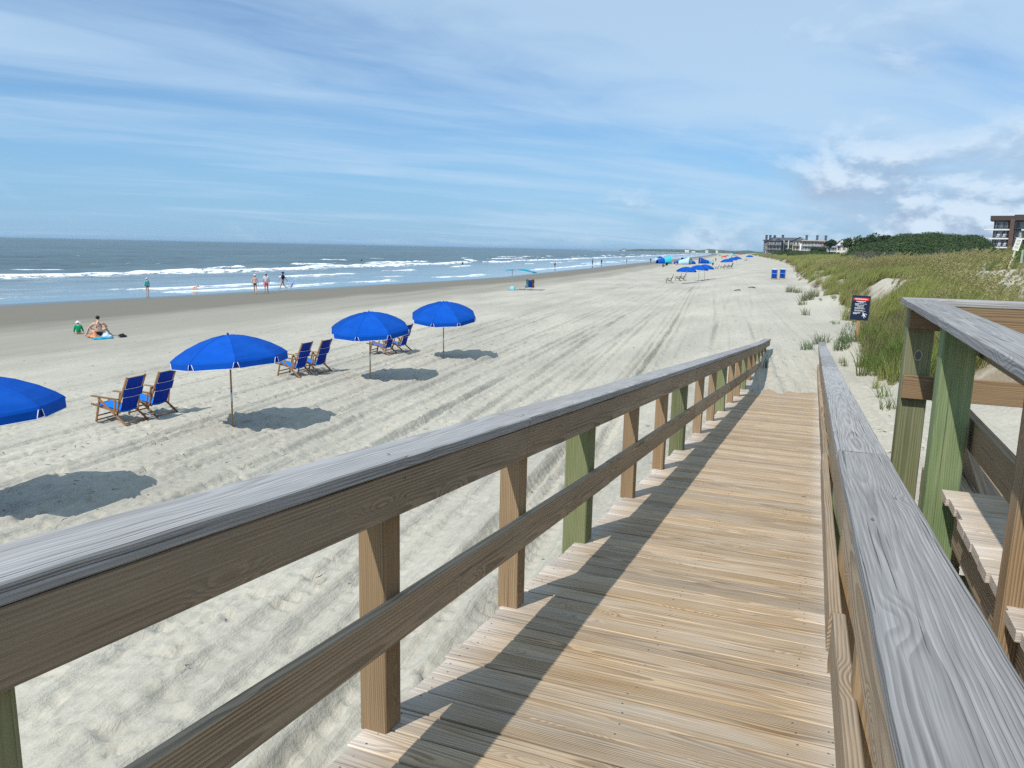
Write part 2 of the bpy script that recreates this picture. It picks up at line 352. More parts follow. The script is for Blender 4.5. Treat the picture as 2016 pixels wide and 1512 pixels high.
spk=N.map(N.noise(N.comb(N.m('MULTIPLY',t_,.35),w_,2.),5.,6,.72),.62,.72); dry=N.mix(N.m('MULTIPLY',spk,.55),dry,(.20,.185,.155))  # speckles and short dark dashes, footprint shadows painted into the sand colour
v0_=v_; v_=N.m('MULTIPLY',v_,N.map(t_,22.,110.,1.,1.75))
# wetness from the dry line down to the water
sh=N.m('ADD',N.m('MULTIPLY',N.m('SUBTRACT',N.noise(N.comb(N.m('MULTIPLY',t_,.12),N.m('MULTIPLY',w_,.35),0),1.,4,.55),.5),7.),v_)
wet1=N.map(sh,31.,25.,0,1,True); wet2=N.map(sh,21.,15.,0,1,True); wet3=N.map(v0_,4.5,.8,0,1,True)
cs=N.mix(N.m('MULTIPLY',wet1,.85),dry,(.285,.272,.225)); cs=N.mix(wet2,cs,(.185,.167,.130)); cs=N.mix(wet3,cs,(.12,.112,.10))
cs=N.mix(N.m('MULTIPLY',N.map(N.noise(N.comb(N.m('MULTIPLY',t_,.05),w_,9.),.8,3,.5),.45,.7),N.m('MULTIPLY',wet1,.35)),cs,(.16,.15,.13))
rb=N.m('MULTIPLY',N.m('MULTIPLY',N.map(hveg,.02,.25,0,1),N.map(hveg,.98,.6,0,1)),N.map(N.noise(N.comb(N.m('MULTIPLY',t_,1.),N.m('MULTIPLY',w_,.5),3.),2.2,5,.7),.42,.58)); cs=N.mix(N.m('MULTIPLY',rb,.8),cs,(.21,.155,.105))
# darker litter under dune plants
cs=N.mix(N.m('MULTIPLY',hveg,N.map(N.noise(tv,.45,4,.6),.46,.62,0,.7)),cs,(.20,.18,.10))
N.l.new(cs,b.inputs['Base Color'])
N.l.new(N.m('SUBTRACT',N.map(wet2,0,1,.9,.68),N.m('MULTIPLY',wet3,.4)),b.inputs['Roughness']); N.l.new(N.map(wet3,0,1,.1,.5),b.inputs['Specular IOR Level'])
rg=N.m('MULTIPLY',N.map(wet2,0,1,1,.12),N.map(v_,10.,30.,.35,1.))
hgt=N.m('ADD',N.m('ADD',N.m('MULTIPLY',mid,.04),N.m('MULTIPLY',fin,.022)),N.m('MULTIPLY',fin2,.009))
far1=N.noise(N.comb(N.m('MULTIPLY',t_,.16),w_,0),.9,6,.68); hgt=N.m('ADD',hgt,N.m('MULTIPLY',far1,.17)); ln1=N.noise(N.comb(N.m('MULTIPLY',t_,.10),N.m('MULTIPLY',w_,5.),4.),1.,3,.5); hgt=N.m('ADD',hgt,N.m('MULTIPLY',ln1,.035)); grn=N.noise(tv,95.,3,.7); hgt=N.m('ADD',hgt,N.m('MULTIPLY',grn,.0045))
N.l.new(N.bump(hgt,N.m('MULTIPLY',rg,.75),1.),b.inputs['Normal'])
M['sand']=m
beach=link('beach',gridmesh('beach',X,Y,Z,{'tw':(T,Wg,Wg-ws(T)),'hv':(veg,Z,Z*0)}),None,[m]); tag(beach,'pale dry sand beach with tyre tracks sloping down to dark wet sand','beach',kind='structure')
del T,Wg,X,Y,Z,Zd
# ---------------------------------------------------------------- sea
tS=np.concatenate([np.array([-3000,-1200,-500,-250,-120,-60,-30,-15,-5]),grow(0,50,.45,.010,24000)])
vS=np.concatenate([np.array([-6.,-4,-2.5,-1.5,-.8,-.3]),grow(0,75,.26,.014,26000)])
T,Vv=np.meshgrid(tS,vS,indexing='ij'); Wt=ws(T)-Vv
sw=ss(1.,14,Vv)
LN=[(8.5,.9,.04,1.,3),(12.,.9,.05,.45,4),(39.,1.5,.36,1.6,5),(45.,1.2,.22,.45,6),(24.,.9,.12,.35,11),(56.,1.3,.26,.40,7),(74.,1.5,.20,.25,8)]
hz_=np.zeros_like(T); foam=np.zeros_like(T); shade=np.zeros_like(T)
for (c,wd,hh_,pr,sd_) in LN:
    me_=c+3.2*vn(T/34.,T*0,sd_)+1.3*vn(T/9.,T*0,sd_+20)+.45*vn(T/2.3,T*0,sd_+30)
    if c>50: me_=me_+5*vn(T/60.,T*0,sd_+60)
    x=(Vv-me_); pres=ss(-.35+ (.9-pr)*.9,.15+(.9-pr)*.9,vn(T/17.,T*0,sd_+40)+.35*vn(T/5.,T*0,sd_+45))
    hz_+=hh_*pres*np.exp(-(x/(wd*.8))**2)*np.where(x>0,1,1)
    foam+=pres*np.exp(-(np.maximum(x,0)/(wd*.35))**2)*np.exp(-(np.minimum(x,0)/(wd*.75))**2)*(1 if hh_>.1 else .8)
    foam+=.42*pres*np.exp(-((x+wd*1.6)/(wd*1.5))**2)*(1 if c<20 else .8)
hz_+=sw*(.10*vn(T/9,Vv/3.2,71)+.06*vn(T/3.1,Vv/1.3,72)+.05*vn(T/30,Vv/9,73))*np.clip(Vv/30,.25,1.6)
hz_*=np.clip(1.2-Vv/4000,0,1)
X,Y=xy(T,Wt); Zs=-4.55+hz_*ss(.2,3,Vv)
m,N,b=newmat('sea_water'); a=N.attr('tv')['Vector']; t_,v_,f_=N.sep(a)
q=N.comb(N.m('MULTIPLY',t_,.45),v_,0.)
n1=N.noise(q,1.1,5,.62); n2=N.noise(q,.22,4,.6); n3=N.noise(q,4.5,4,.6); n4=N.noise(N.comb(N.m('MULTIPLY',t_,.2),v_,5.),.06,4,.6)
deep=N.map(v_,14.,60.,0,1,True)
wc=N.mix(deep,(.17,.20,.20),(.04,.066,.062)); wc=N.mix(N.m('MULTIPLY',N.map(n4,.4,.62),deep),wc,(.075,.11,.11))
wc=N.mix(N.m('MULTIPLY',N.map(n1,.52,.66),N.map(v_,20,50,.15,.85)),wc,(.035,.06,.07))
ff=N.m('MULTIPLY',f_,N.map(N.m('ADD',N.m('MULTIPLY',n1,.6),N.m('MULTIPLY',n3,.4)),0.38,.60,.0,1.7))
surf=N.m('MULTIPLY',N.m('MULTIPLY',N.map(v_,4.,7.,0,1),N.map(v_,44.,20.,0,1)),N.map(n1,.55,.70,0,.20))
caps=N.m('MULTIPLY',N.map(N.noise(N.comb(N.m('MULTIPLY',t_,.28),v_,1.),.55,4,.6),.70,.74),N.m('MULTIPLY',N.map(v_,40,55,0,1),N.map(v_,420,120,0,.75)))
fm=N.m('MAXIMUM',N.map(N.m('ADD',ff,surf),.22,.62,0,1,True),caps)
wc=N.mix(fm,wc,(.80,.83,.86)); N.l.new(wc,b.inputs['Base Color'])
N.l.new(N.m('ADD',N.map(v_,3.,60.,.04,.30),N.m('MULTIPLY',fm,.6)),b.inputs['Roughness']); b.inputs['IOR'].default_value=1.333
b.inputs['Specular IOR Level'].default_value=.5
hb=N.m('ADD',N.m('ADD',N.m('MULTIPLY',n1,.25),N.m('MULTIPLY',n3,.05)),N.m('MULTIPLY',n2,.5))
N.l.new(N.bump(hb,N.m('MULTIPLY',N.map(v_,2.,9.,.015,.35),N.map(v_,60,900,1.,3.)),1.),b.inputs['Normal'])
sea=link('sea',gridmesh('sea',X,Y,Zs,{'tv':(T,Vv,foam)}),None,[m]); tag(sea,'grey blue sea with lines of white surf breaking along the shore','sea',kind='structure')
del T,Vv,Wt,X,Y,Zs,hz_,foam
# ---------------------------------------------------------------- boardwalk ramp
SC=1.065
def rail_z(s): return float(np.interp(s,[-1.2,.8,3.34,5.3,8.3,10.6,14.6,18.,21.2,24.4],[-.385,-.563,-.790,-.965,-1.222,-1.422,-1.765,-2.055,-2.315,-2.545]))
def deck_z(s): return -1.505-.0818*s
bw=empty('boardwalk',RP(0,-.55,deck_z(0)),0,'long sloping timber beach ramp with a railing on both sides running down to the sand','boardwalk')
def pl(o,par):   # parent keeping world place
    o.parent=par; o.matrix_parent_inverse=Matrix.Translation(-Vector(par.location)) if par.type=='EMPTY' else Matrix.Identity(4); return o
upr=Vector(RP(0,0,1))+Vector(RP(.0818,0,0)); upr.normalize()
mb=MB(); s=-.9; k=0
while s<19.5:
    pitch=.1485+random.uniform(-.0015,.0015); l0=-1.345+random.uniform(-.012,.012); l1=.262+random.uniform(-.014,.014)
    if random.random()<.12: l1+=random.uniform(.01,.03)
    dz=random.uniform(-.002,.002); ws_=.1400+random.uniform(-.002,.001); sk=random.uniform(-.003,.003)
    mb.board(RP(s-sk,l0,deck_z(s)-.02+dz),RP(s+sk,l1,deck_z(s)-.02+dz+random.uniform(-.001,.001)),upr,ws_,.038,0,seg=.4,jit=.0008,ch=.0035)
    if s<13:
        for lx in (l0+.045,-.56,l1-.20,l1-.07):
            for dq in (-.036,.036):
                if random.random()<.85:
                    c=RP(s+dq+random.uniform(-.006,.006),lx+random.uniform(-.02,.02),deck_z(s+dq)+dz-.0004+.0006); a=.0042
                    mb.add([c+Vector((math.cos(q)*a,math.sin(q)*a,-.0006)) for q in [i*math.pi/4 for i in range(8)]],[tuple(range(8))],1)
    s+=pitch
deck=mb.build('deck',[M['deck'],M['screw']],None); pl(deck,bw)
mb=MB()
for lx in (-1.30,-.55,.21):
    mb.board(RP(-.9,lx,deck_z(-.9)-.15),RP(18.5,lx,deck_z(18.5)-.15),upr,.042,.20,0,seg=2.)
pl(mb.build('joist',M['side'],None),bw)
SPS=[.77,2.155,3.41,4.66,6.02,7.35,8.57,9.98,11.34,12.72,14.08,15.4,16.75,18.1,19.4,20.7,22.0,23.3]
def railing(side):
    left=side<0
    face=-1.226 if left else .132           # inner face of the boards (towards the walker)
    sg=-1 if left else 1                    # outward
    bt=.042
    root=None
    # upper boards
    fl=lambda q: 0. if left else .020*max(0.,1-max(q,0)/3.4)
    mb=MB(); js=[-1.1,.5,5.0,8.9,12.9,16.9,20.8,24.35] if left else [-1.1,2.6,6.4,10.2,14.1,18.,21.9,24.3]
    for a,b_ in zip(js[:-1],js[1:]):
        n=max(1,int((b_-a)/1.0)); rn=(random.random(),random.random(),random.random())
        cuts=sorted(set([a,b_]+[x for x in (3.34,8.3,10.6,14.6,18.,21.2) if a<x<b_]))
        for p,q in zip(cuts[:-1],cuts[1:]):
            z0,z1=rail_z(p)-.0475-.075,rail_z(q)-.0475-.075
            mb.board(RP(p+.0015,face+fl(p)+sg*bt/2,z0),RP(q-.0015,face+fl(q)+sg*bt/2,z1),RP(0,sg,0),.149,bt,0,seg=.3,jit=.001,rn=rn,goff=p-a)
    # bolt holes and nail heads
    for s in SPS:
        for zz in (.075,.14):
            c=RP(s+.01,face+fl(s)-sg*.0012,rail_z(s)-zz); a=.0055
            mb.add([c+RP(math.cos(q)*a,0,math.sin(q)*a) for q in [i*math.pi/4 for i in range(8)]],[tuple(range(8))],1)
    up_=mb.build('railing',[M['side'],M['screw']],None); pl(up_,bw)
    mb=MB(); cs=[-1.1,3.34,7.0,10.6,14.6,18.0,21.2,24.4]
    for a,b_ in zip(cs[:-1],cs[1:]):
        w=.188; cl=(face+sg*(w/2-.008)) + random.uniform(-.003,.003)
        st_=.004 if (not left and a>3) else 0
        mb.board(RP(a+.002,cl+fl(a),rail_z(a)-.021+st_),RP(b_-.002,cl+fl(b_),rail_z(b_)-.021+st_),Vector((0,0,1)),w,.042,0,seg=.12,jit=.0013,ch=.0045)
    for s in SPS:
        for sx in (-.045,.045):
            c=RP(s+sx*.3,face+sg*(.094+sx),rail_z(s+sx)+.0012); a=.0055
            mb.add([c+Vector((math.cos(q)*a,math.sin(q)*a,0)) for q in [i*math.pi/4 for i in range(8)]],[tuple(range(8))],1)
    cap=mb.build('cap_rail',[M['cap'],M['screw']],None); cap.parent=up_; cap['label']='weathered silver grey cap board'
    mb=MB()
    sps=SPS
    for k,s in enumerate(sps):
        green=(k%3==0) if left else (k%3==0 and k>0); pw=.155 if green else .104
        cl=face+sg*(bt+.001+pw/2)
        x=MB()
        zt=rail_z(s)-.046; zb=min(deck_z(s)-.55,gz(*tw(*RP(s,cl,0).xy))-.3) if green else deck_z(s)+.0005
        if s>17: zb=-3.3
        if green:
            x.board(RP(s,cl,zb),RP(s,cl,zt),RP(0,sg,0),pw,pw,0,seg=.4,jit=.001,ch=.006)
        else: x.board(RP(s,cl,zb),RP(s,cl,zt),RP(0,sg,0),pw,pw,0,seg=.4,jit=.001,ch=.004)
        o=x.build('post',[M['green'] if green else M['post']],None); o.parent=up_
        if green: o['label']='thick green treated post'
        else: o['label']='slim brown post'
    mb=MB(); js=[-1.1,5.0,9.0,12.9,16.8,20.9] if left else [-1.1,1.05,2.75,6.4,10.2,14.1,17.8,21.5]
    for a,b_ in zip(js[:-1],js[1:]):
        rn=(random.random(),random.random(),random.random()); e=0 if left else random.uniform(-.006,.02)
        dz=random.uniform(-.006,.006)
        mb.board(RP(a+.002,face+.002+sg*bt/2+e,rail_z(a)-.498-.0725+dz),RP(b_-.002,face+.002+sg*bt/2+e*.3,rail_z(b_)-.498-.0725+dz),RP(0,sg,0),.147,bt,0,seg=.3,jit=.001,rn=rn)
    lo=mb.build('lower_rail',[M['side']],None); lo.parent=up_
railing(-1); railing(1)
# ---------------------------------------------------------------- upper boardwalk on the right
sb=empty('boardwalk',RP(4,1.4,-1.2),0,'raised level timber walkway with green corner posts beside the ramp on the right','boardwalk')
def add(o): return pl(o,sb)
DZ=-1.06; CZ=-.262
mb=MB(); s=-1.
while s<3.90:
    mb.board(RP(s,.62+random.uniform(-.012,.012),DZ-.02+random.uniform(-.002,.002)),RP(s,2.9,DZ-.02),Vector((0,0,1)),.1425,.038,0,seg=.5,jit=.001)
    s+=.1475
add(mb.build('deck',[M['deck']],None))
mb=MB()
mb.board(RP(-1,.69,DZ-.15),RP(3.9,.69,DZ-.15),Vector((0,0,1)),.042,.21,0,seg=2.)
mb.board(RP(3.9,.73,DZ-.155),RP(3.9,2.9,DZ-.155),Vector((0,0,1)),.042,.20,0,seg=2.)
add(mb.build('joist',[M['side']],None))
# lower landing whose planks run the other way
LZ=-1.30
mb=MB(); l=.84
while l<3.6:
    mb.board(RP(3.96,l,LZ-.02),RP(5.72+random.uniform(-.01,.01),l,LZ-.02),Vector((0,0,1)),.1425,.038,0,seg=.5)
    l+=.149
add(mb.build('landing',[M['side']],None))
mb=MB()
for z in (LZ-.12,LZ-.29,LZ-.46): mb.board(RP(4.15,.74,z),RP(5.45,.74,z),Vector((0,0,1)),.045,.165,0,seg=.5,jit=.002)
add(mb.build('fascia',[M['side']],None))
mb=MB()
mb.board(RP(4.72,.95,-1.40),RP(5.65,.93,-1.08),Vector((0,0,1)),.045,.155,0,seg=.3)
add(mb.build('stair_rail',[M['side']],None))
for (s,l,pw,mt,zb,lab) in [(4.06,.622,.140,'teal',-1.53,'thick green post standing on the beam'),(5.56,.625,.155,'green',-3.0,'thick green corner post with a knot hole'),(2.70,.665,.10,'post',-2.9,'slim brown post'),(1.2,.60,.105,'post',-2.9,'slim brown post'),(5.56,2.7,.155,'green',-3.0,None)]:
    x=MB(); x.board(RP(s,l,zb),RP(s,l,CZ-.046),RP(0,1,0),pw,pw,0,seg=.4,jit=.001,ch=.005); o=add(x.build('post',[M[mt]],None))
    if lab: o['label']=lab
mb=MB()
mb.board(RP(-.6,.575,CZ-.021),RP(3.86,.60,CZ-.021),Vector((0,0,1)),.19,.042,0,seg=.12,jit=.0012,ch=.0045)
mb.board(RP(3.865,.60,CZ-.021),RP(5.44,.60,CZ-.021),Vector((0,0,1)),.19,.042,0,seg=.12,jit=.0012,ch=.0045)
mb.board(RP(5.535,.505,CZ-.021),RP(5.535,3.4,CZ-.021),Vector((0,0,1)),.185,.042,0,seg=.2,jit=.0012,ch=.0045)
add(mb.build('cap_rail',[M['cap']],None))
mb=MB()
for z in (CZ-.044-.075,CZ-.56):
    mb.board(RP(-.6,.74,z),RP(5.42,.74,z),RP(0,1,0),.149,.042,0,seg=.3)
    mb.board(RP(5.455,.55,z),RP(5.455,3.4,z),RP(1,0,0),.149,.042,0,seg=.3)
add(mb.build('side_board',[M['post']],None))
mb=MB()
mb.board(RP(4.02,.31,-1.60),RP(4.02,.98,-1.60),Vector((0,0,1)),.20,.14,0,seg=.5); add(mb.build('beam',[M['beam']],None))
mb=MB(); mb.sphere(RP(3.96,.56,-1.50),.022,mi=0,sc=(1,1,.6)); add(mb.build('bolt',[M['screw']],None))

x=MB(); kc=RP(5.48,.625,-.62)
for (rx,rz,m_,dd_) in ((.017,.027,0,.002),(.026,.038,1,.001)):
    x.add([RP(5.48-dd_,.625+math.cos(q)*rx,-.62+math.sin(q)*rz) for q in [-i*math.pi/7 for i in range(14)]],[tuple(range(14))],m_)
add(x.build('knot',[M['screw'],M['beam']],None))
# ---------------------------------------------------------------- beach furniture
M['cwood']=wood('chair_wood',(.30,.16,.07),(.12,.055,.022),(.2,.12,.07),gr=.1,ring=.006,knots=.3)
M['pole_wood']=wood('pole_wood',(.42,.27,.13),(.25,.14,.06),(.3,.2,.1),gr=.1,knots=.2)
M['blue']=mat('blue_canvas',(.002,.085,.46),.8,.12,.16,2.2,trans=.14,bump=.5,bs=5.)
m=M['blue']; N=NT(m.node_tree); b=N.n['Principled BSDF']; g=N.n.new('ShaderNodeTexCoord').outputs['Object']; gx,gy,gz_=N.sep(g)
an=N.m('FLOOR',N.m('DIVIDE',N.m('ADD',N.m('ARCTAN2',gy,gx),6.2832),math.pi/4)); wn=N.n.new('ShaderNodeTexWhiteNoise'); wn.noise_dimensions='1D'; N.l.new(an,wn.inputs['W'])
f=N.m('MULTIPLY',N.map(wn.outputs['Value'],0,1,.80,1.16),N.map(N.noise(N.v('MULTIPLY',g,(1.,1.,3.)),3.,4,.6),.3,.7,.90,1.10)); cb=N.mix(N.map(N.noise(g,1.6,3,.6),.45,.75,0,.22),(.002,.078,.43),(.02,.13,.52))
N.l.new(N.v('SCALE',cb,None,f),b.inputs['Base Color'])
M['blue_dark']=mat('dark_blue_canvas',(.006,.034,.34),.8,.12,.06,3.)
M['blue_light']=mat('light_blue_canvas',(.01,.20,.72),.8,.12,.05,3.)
M['white']=mat('white_trim',(.72,.74,.78),.6,.2)
M['steel']=mat('brushed_steel',(.55,.56,.58),.35,.5,metal=.7)
M['teal_f']=mat('teal_canvas',(.01,.30,.42),.8,.12,.05,3.,trans=.15)
M['aqua_f']=mat('aqua_canvas',(.06,.52,.60),.8,.12,.05,3.,trans=.15)
M['pale_f']=mat('pale_blue_canvas',(.42,.62,.72),.8,.12,.05,3.,trans=.15)
M['red_f']=mat('red_canvas',(.52,.07,.06),.8,.12,.05,3.,trans=.1)
M['black']=mat('black_cloth',(.012,.012,.018),.8,.15)
M['navy']=mat('navy_cloth',(.012,.018,.06),.8,.15)
def umbrella(fab,label,cat='umbrella',group=None,tilt=(0,0),pole2=True,size=1.,h=2.03):
    root=empty('beach_umbrella',(0,0,0),0,label,cat,group)
    prof=[(.0,.33),(.10,.325),(.32,.29),(.60,.205),(.88,.08),(1.10,-.055),(1.20,-.135),(1.225,-.175)]
    mb=MB(); n=8; sub=6
    top=h-.33
    def pt(r,z,a,k):
        # panel pulled in between the ribs
        u=(a/(math.pi/4))%1.; pull=1-(1-math.cos(math.pi/8))*(1-(2*u-1)**2)*.95
        return Vector((r*pull*math.cos(a),r*pull*math.sin(a),z+ (-.012*(1-(2*u-1)**2)*r)))
    N_=n*sub; vs=[pt(0,prof[0][1],0,0)]; 
    for (r,z) in prof[1:]:
        for k in range(N_): vs.append(pt(r,z,2*math.pi*k/N_,k))
    fs=[(0,1+k,1+(k+1)%N_) for k in range(N_)]
    for i in range(len(prof)-2):
        for k in range(N_):
            a=1+i*N_+k;b=1+i*N_+(k+1)%N_; fs.append((a,a+N_,b+N_,b))
    mb.add(vs,fs,0,sm=False)
    pip=MB()
    for p in range(n):   # valance flap of each panel, notched at the ribs
        a0=2*math.pi*p/n; a1=a0+2*math.pi/n; tops=[];bots=[]
        for q in range(7):
            u=q/6; ua=.0+u; ub=.078+.844*u
            r=1.225
            tops.append(pt(r,-.175,a0+(a1-a0)*min(max(.035+.93*ua,.035),.965),0)); b=pt(r+.012,-.305+.012*math.sin(u*math.pi),a0+(a1-a0)*ub,0); bots.append(b)
        tops[0]=pt(1.225,-.175,a0+(a1-a0)*.035,0);tops[-1]=pt(1.225,-.175,a0+(a1-a0)*.965,0)
        vs=tops+bots; mb.add(vs,[(i,i+7,i+8,i+1) for i in range(6)],0)
        pip.tube([tops[0]]+bots+[tops[-1]],.0065,5)
    n0=32; vs=[pt(1.20,-.15,2*math.pi*k/n0,0) for k in range(n0)]+[pt(1.19,-.298,2*math.pi*k/n0,0) for k in range(n0)]; mb.add(vs,[(k,n0+k,n0+(k+1)%n0,(k+1)%n0) for k in range(n0)],1)
    for k in range(8):
        a=2*math.pi*k/8; mb.tube([Vector((r*math.cos(a),r*math.sin(a),z+.001)) for r,z in prof[1:]],.0055,5,0)
    can=mb.build('canopy',[fab,M['blue_dark'] if fab==M['blue'] else fab],None); can.parent=root; can.location=(0,0,top)
    so=can.modifiers.new('thick','SOLIDIFY'); so.thickness=.004
    can.rotation_euler=(tilt[0],tilt[1],0)
    p_=pip.build('piping',[M['white']],can)
    fn=MB(); fn.tube([(0,0,.31),(0,0,.36),(0,0,.385)],[.03,.022,.005],8); fn.build('finial',[M['blue']],can)
    for k in range(8):
        a=2*math.pi*k/8+1e-3; rb=MB(); rb.tube([Vector((r*math.cos(a)*.985,r*math.sin(a)*.985,z-.014)) for r,z in prof[1:]],.006,5)
        rb.tube([Vector((0.02*math.cos(a),.02*math.sin(a),-.22)),Vector((.60*math.cos(a),.60*math.sin(a),.19))],.005,4)
        rb.build('rib',[M['steel']],can)
    po=MB(); po.tube([(0,0,-.25),(0,0,.55)],.019,10,0); po.tube([(0,0,.5),(0,0,.80)],.0215,10,1); po.tube([(0,0,.78),(0,0,top+.02)],.019,10,0)
    po.build('pole',[M['pole_wood'] if pole2 else M['steel'],M['steel']],root)
    up=MB(); up.tube([(0,0,top-.06),Matrix.Rotation(tilt[0],3,'X')@Matrix.Rotation(tilt[1],3,'Y')@Vector((0,0,.3))+Vector((0,0,top))],.015,8); up.build('upper_pole',[M['steel']],root)
    return root
def place(o,t,w,az=0.,dz=0.,sc=None):
    o.location=P3d(t,w,dz); o.rotation_euler=(0,0,-R(az))
    if sc: o.scale=(sc,)*3
    return o
def tiltc(o,tx,ty):
    for c in o.children:
        if c.name.startswith('canopy'): c.rotation_euler=(R(tx),R(ty),0)
    return o
grp='blue umbrellas in the near row on the sand'
U=umbrella(M['blue'],'blue beach umbrella cut off by the left edge of the photo',group=grp)
place(U,8.49,-10.6,12); tiltc(U,0,-4)
u2=copy_tree(U); u2['label']='blue beach umbrella beside the two nearest empty wooden chairs, on a two tone pole'; place(u2,14.42,-10.43,20); tiltc(u2,0,-5)
u3=copy_tree(U); u3['label']='blue beach umbrella third along the near row, with two chairs showing below its right edge'; place(u3,21.21,-10.39,8); tiltc(u3,6,-1)
u4=copy_tree(U); u4['label']='blue beach umbrella standing alone at the right end of the near row, navy underside showing'; place(u4,26.4,-9.97,14); tiltc(u4,9,1.5)
UF=umbrella(M['blue'],'blue beach umbrella over the dark wooden chairs, front left of a far overlapping pair',group='blue umbrellas farther along the beach',pole2=False)
place(UF,98.1,-5.2,10)
for (t,w,lab) in [(103.7,-3.9,'blue beach umbrella behind right of a far overlapping pair, three white poles under it'),(161.3,-.8,'far blue umbrella above a row of occupied dark chairs'),(190,.3,'small far blue umbrella in the middle of three overlapping'),(207.6,1.45,'small far blue umbrella at the right end of three overlapping'),(285.2,6.2,'tiny blue umbrella farthest right, near the dune grass')]:
    c=copy_tree(UF); c['label']=lab; place(c,t,w,random.uniform(0,40)); tiltc(c,random.uniform(-3,5),random.uniform(-4,4))
c=copy_tree(UF); c['label']='spare blue umbrella standing close behind the far overlapping pair'; place(c,105.2,-3.2,33)
c=copy_tree(UF); c['label']='dark blue umbrella low by the waterline left of the tents'; place(c,352,-30.5,10); tiltc(c,12,-8)
for (fab,items) in [('teal_f',[(470,-2.3,'teal umbrella far up the beach, left of the red one'),(640,-9.,'tiny teal umbrella among the far crowd, nearer the water'),(455,1.4,'teal umbrella far up the beach, directly above the tripled blue ones')]),('red_f',[(418,-3.4,'faded red umbrella tilted low to the far sand'),(560,5.9,'tiny red umbrella farthest from the water')]),('pale_f',[(690,-10.5,'tiny pale blue umbrella beyond the tents'),(500,1.8,'tiny pale blue umbrella between teal and red ones')])]:
    base=umbrella(M[fab],items[0][2],group='coloured umbrellas in the far crowd',pole2=False); place(base,items[0][0],items[0][1],20); tiltc(base,8 if fab=='red_f' else 2,10 if fab=='red_f' else 3)
    for (t,w,lab) in items[1:]:
        q=copy_tree(base); q['label']=lab; place(q,t,w,random.uniform(0,40)); tiltc(q,random.uniform(-6,6),random.uniform(-6,6))
# ---------------------------------------------------------------- wooden sling chair, front towards local -y
def beach_chair(label,cat='beach chair',group=None,wm=None):
    wm=wm or M['cwood']; root=empty('beach_chair',(0,0,0),0,label,cat,group)
    hx=.275
    def bar(name,pts,w,th,up=(1,0,0),parent=root,lab=None):
        x=MB()
        for a,b in pts: x.board(a,b,up,w,th,0,seg=.5,jit=.0,ch=.003)
        return x.build(name,[wm],parent)
    for sx in (-1,1):
        X_=sx*hx
        bar('back_rail',[((X_,.05,.25),(X_,.40,1.07))],.045,.028)
        bar('seat_rail',[((X_-sx*.03,-.66,.40),(X_-sx*.03,.12,.25))],.045,.026)
        bar('front_leg',[((X_+sx*.03,-.50,.0),(X_+sx*.03,-.36,.56))],.045,.026)
        bar('rear_leg',[((X_+sx*.06,-.37,.56),(X_+sx*.06,.34,.0))],.045,.026)
        bar('armrest',[((X_+sx*.045,-.56,.60),(X_+sx*.045,.16,.565))],.075,.022,(0,0,1))
        bar('arm_support',[((X_+sx*.085,.12,.56),(X_+sx*.085,.06,.20))],.035,.022)
    bar('crossbar',[((-hx-.05,-.48,.05),(hx+.05,-.48,.05)),((-hx-.03,-.46,.15),(hx+.03,-.46,.15))],.028,.028,(0,0,1))
    bar('crossbar',[((-hx-.07,.31,.03),(hx+.07,.31,.03)),((-hx,.39,1.04),(hx,.39,1.04)),((-hx,-.58,.385),(hx,-.58,.385)),((-hx,.06,.26),(hx,.06,.26))],.03,.028,(0,0,1))
    def sling(name,pts,hw,m,bow=.02,hem=True):
        x=MB(); vs=[];n=len(pts)
        for (y,z) in pts:
            for k in range(5):
                u=k/4*2-1; vs.append((u*hw,y+bow*(1-u*u)*.8,z-bow*(1-u*u)))
        x.add(vs,[(i*5+k,i*5+k+1,(i+1)*5+k+1,(i+1)*5+k) for i in range(n-1) for k in range(4)],0)
        o=x.build(name,[m],root); so=o.modifiers.new('thick','SOLIDIFY'); so.thickness=.006; so.offset=0; return o
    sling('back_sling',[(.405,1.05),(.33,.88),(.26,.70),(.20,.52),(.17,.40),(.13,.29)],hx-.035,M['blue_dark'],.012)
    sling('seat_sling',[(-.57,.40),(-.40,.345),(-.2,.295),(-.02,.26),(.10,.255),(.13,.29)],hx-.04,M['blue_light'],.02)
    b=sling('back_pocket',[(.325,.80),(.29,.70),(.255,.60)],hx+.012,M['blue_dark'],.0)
    x=MB(); x.tube([(-hx-.01,.338,.80),(0,.345,.79),(hx+.01,.338,.80)],.005,4); x.tube([(-hx-.01,.268,.60),(0,.275,.59),(hx+.01,.268,.60)],.005,4)
    x.build('piping',[M['white']],root)
    return root
g1='wooden beach chairs in pairs beside the near umbrellas'
ch=beach_chair('blue sling wooden chair facing the sea, left one of the nearest pair',group=g1)
AZC=-74
place(ch,14.05,-13.0,AZC+180)
for (t,w,lab,a) in [(14.93,-12.9,'blue sling wooden chair facing the sea, right one of the nearest pair',0),(20.95,-12.75,'blue sling wooden chair, left one of the pair between two umbrellas',3),(21.8,-12.55,'blue sling wooden chair, right one of the pair between two umbrellas',3),(26.5,-12.35,'blue sling wooden chair under the third umbrella, left of its pair',0),(27.35,-12.1,'blue sling wooden chair under the third umbrella, right of its pair',0)]:
    c=copy_tree(ch); c['label']=lab; place(c,t,w,AZC+180+a)
M['dwood']=wood('dark_chair_wood',(.11,.06,.035),(.05,.025,.015),(.08,.05,.04),knots=.2)
chd=beach_chair('dark wooden beach chair alone, side on, far left of the overlapping umbrella pair',group='dark wooden chairs farther along the beach',wm=M['dwood']); place(chd,100.9,-7.3,-80+180)
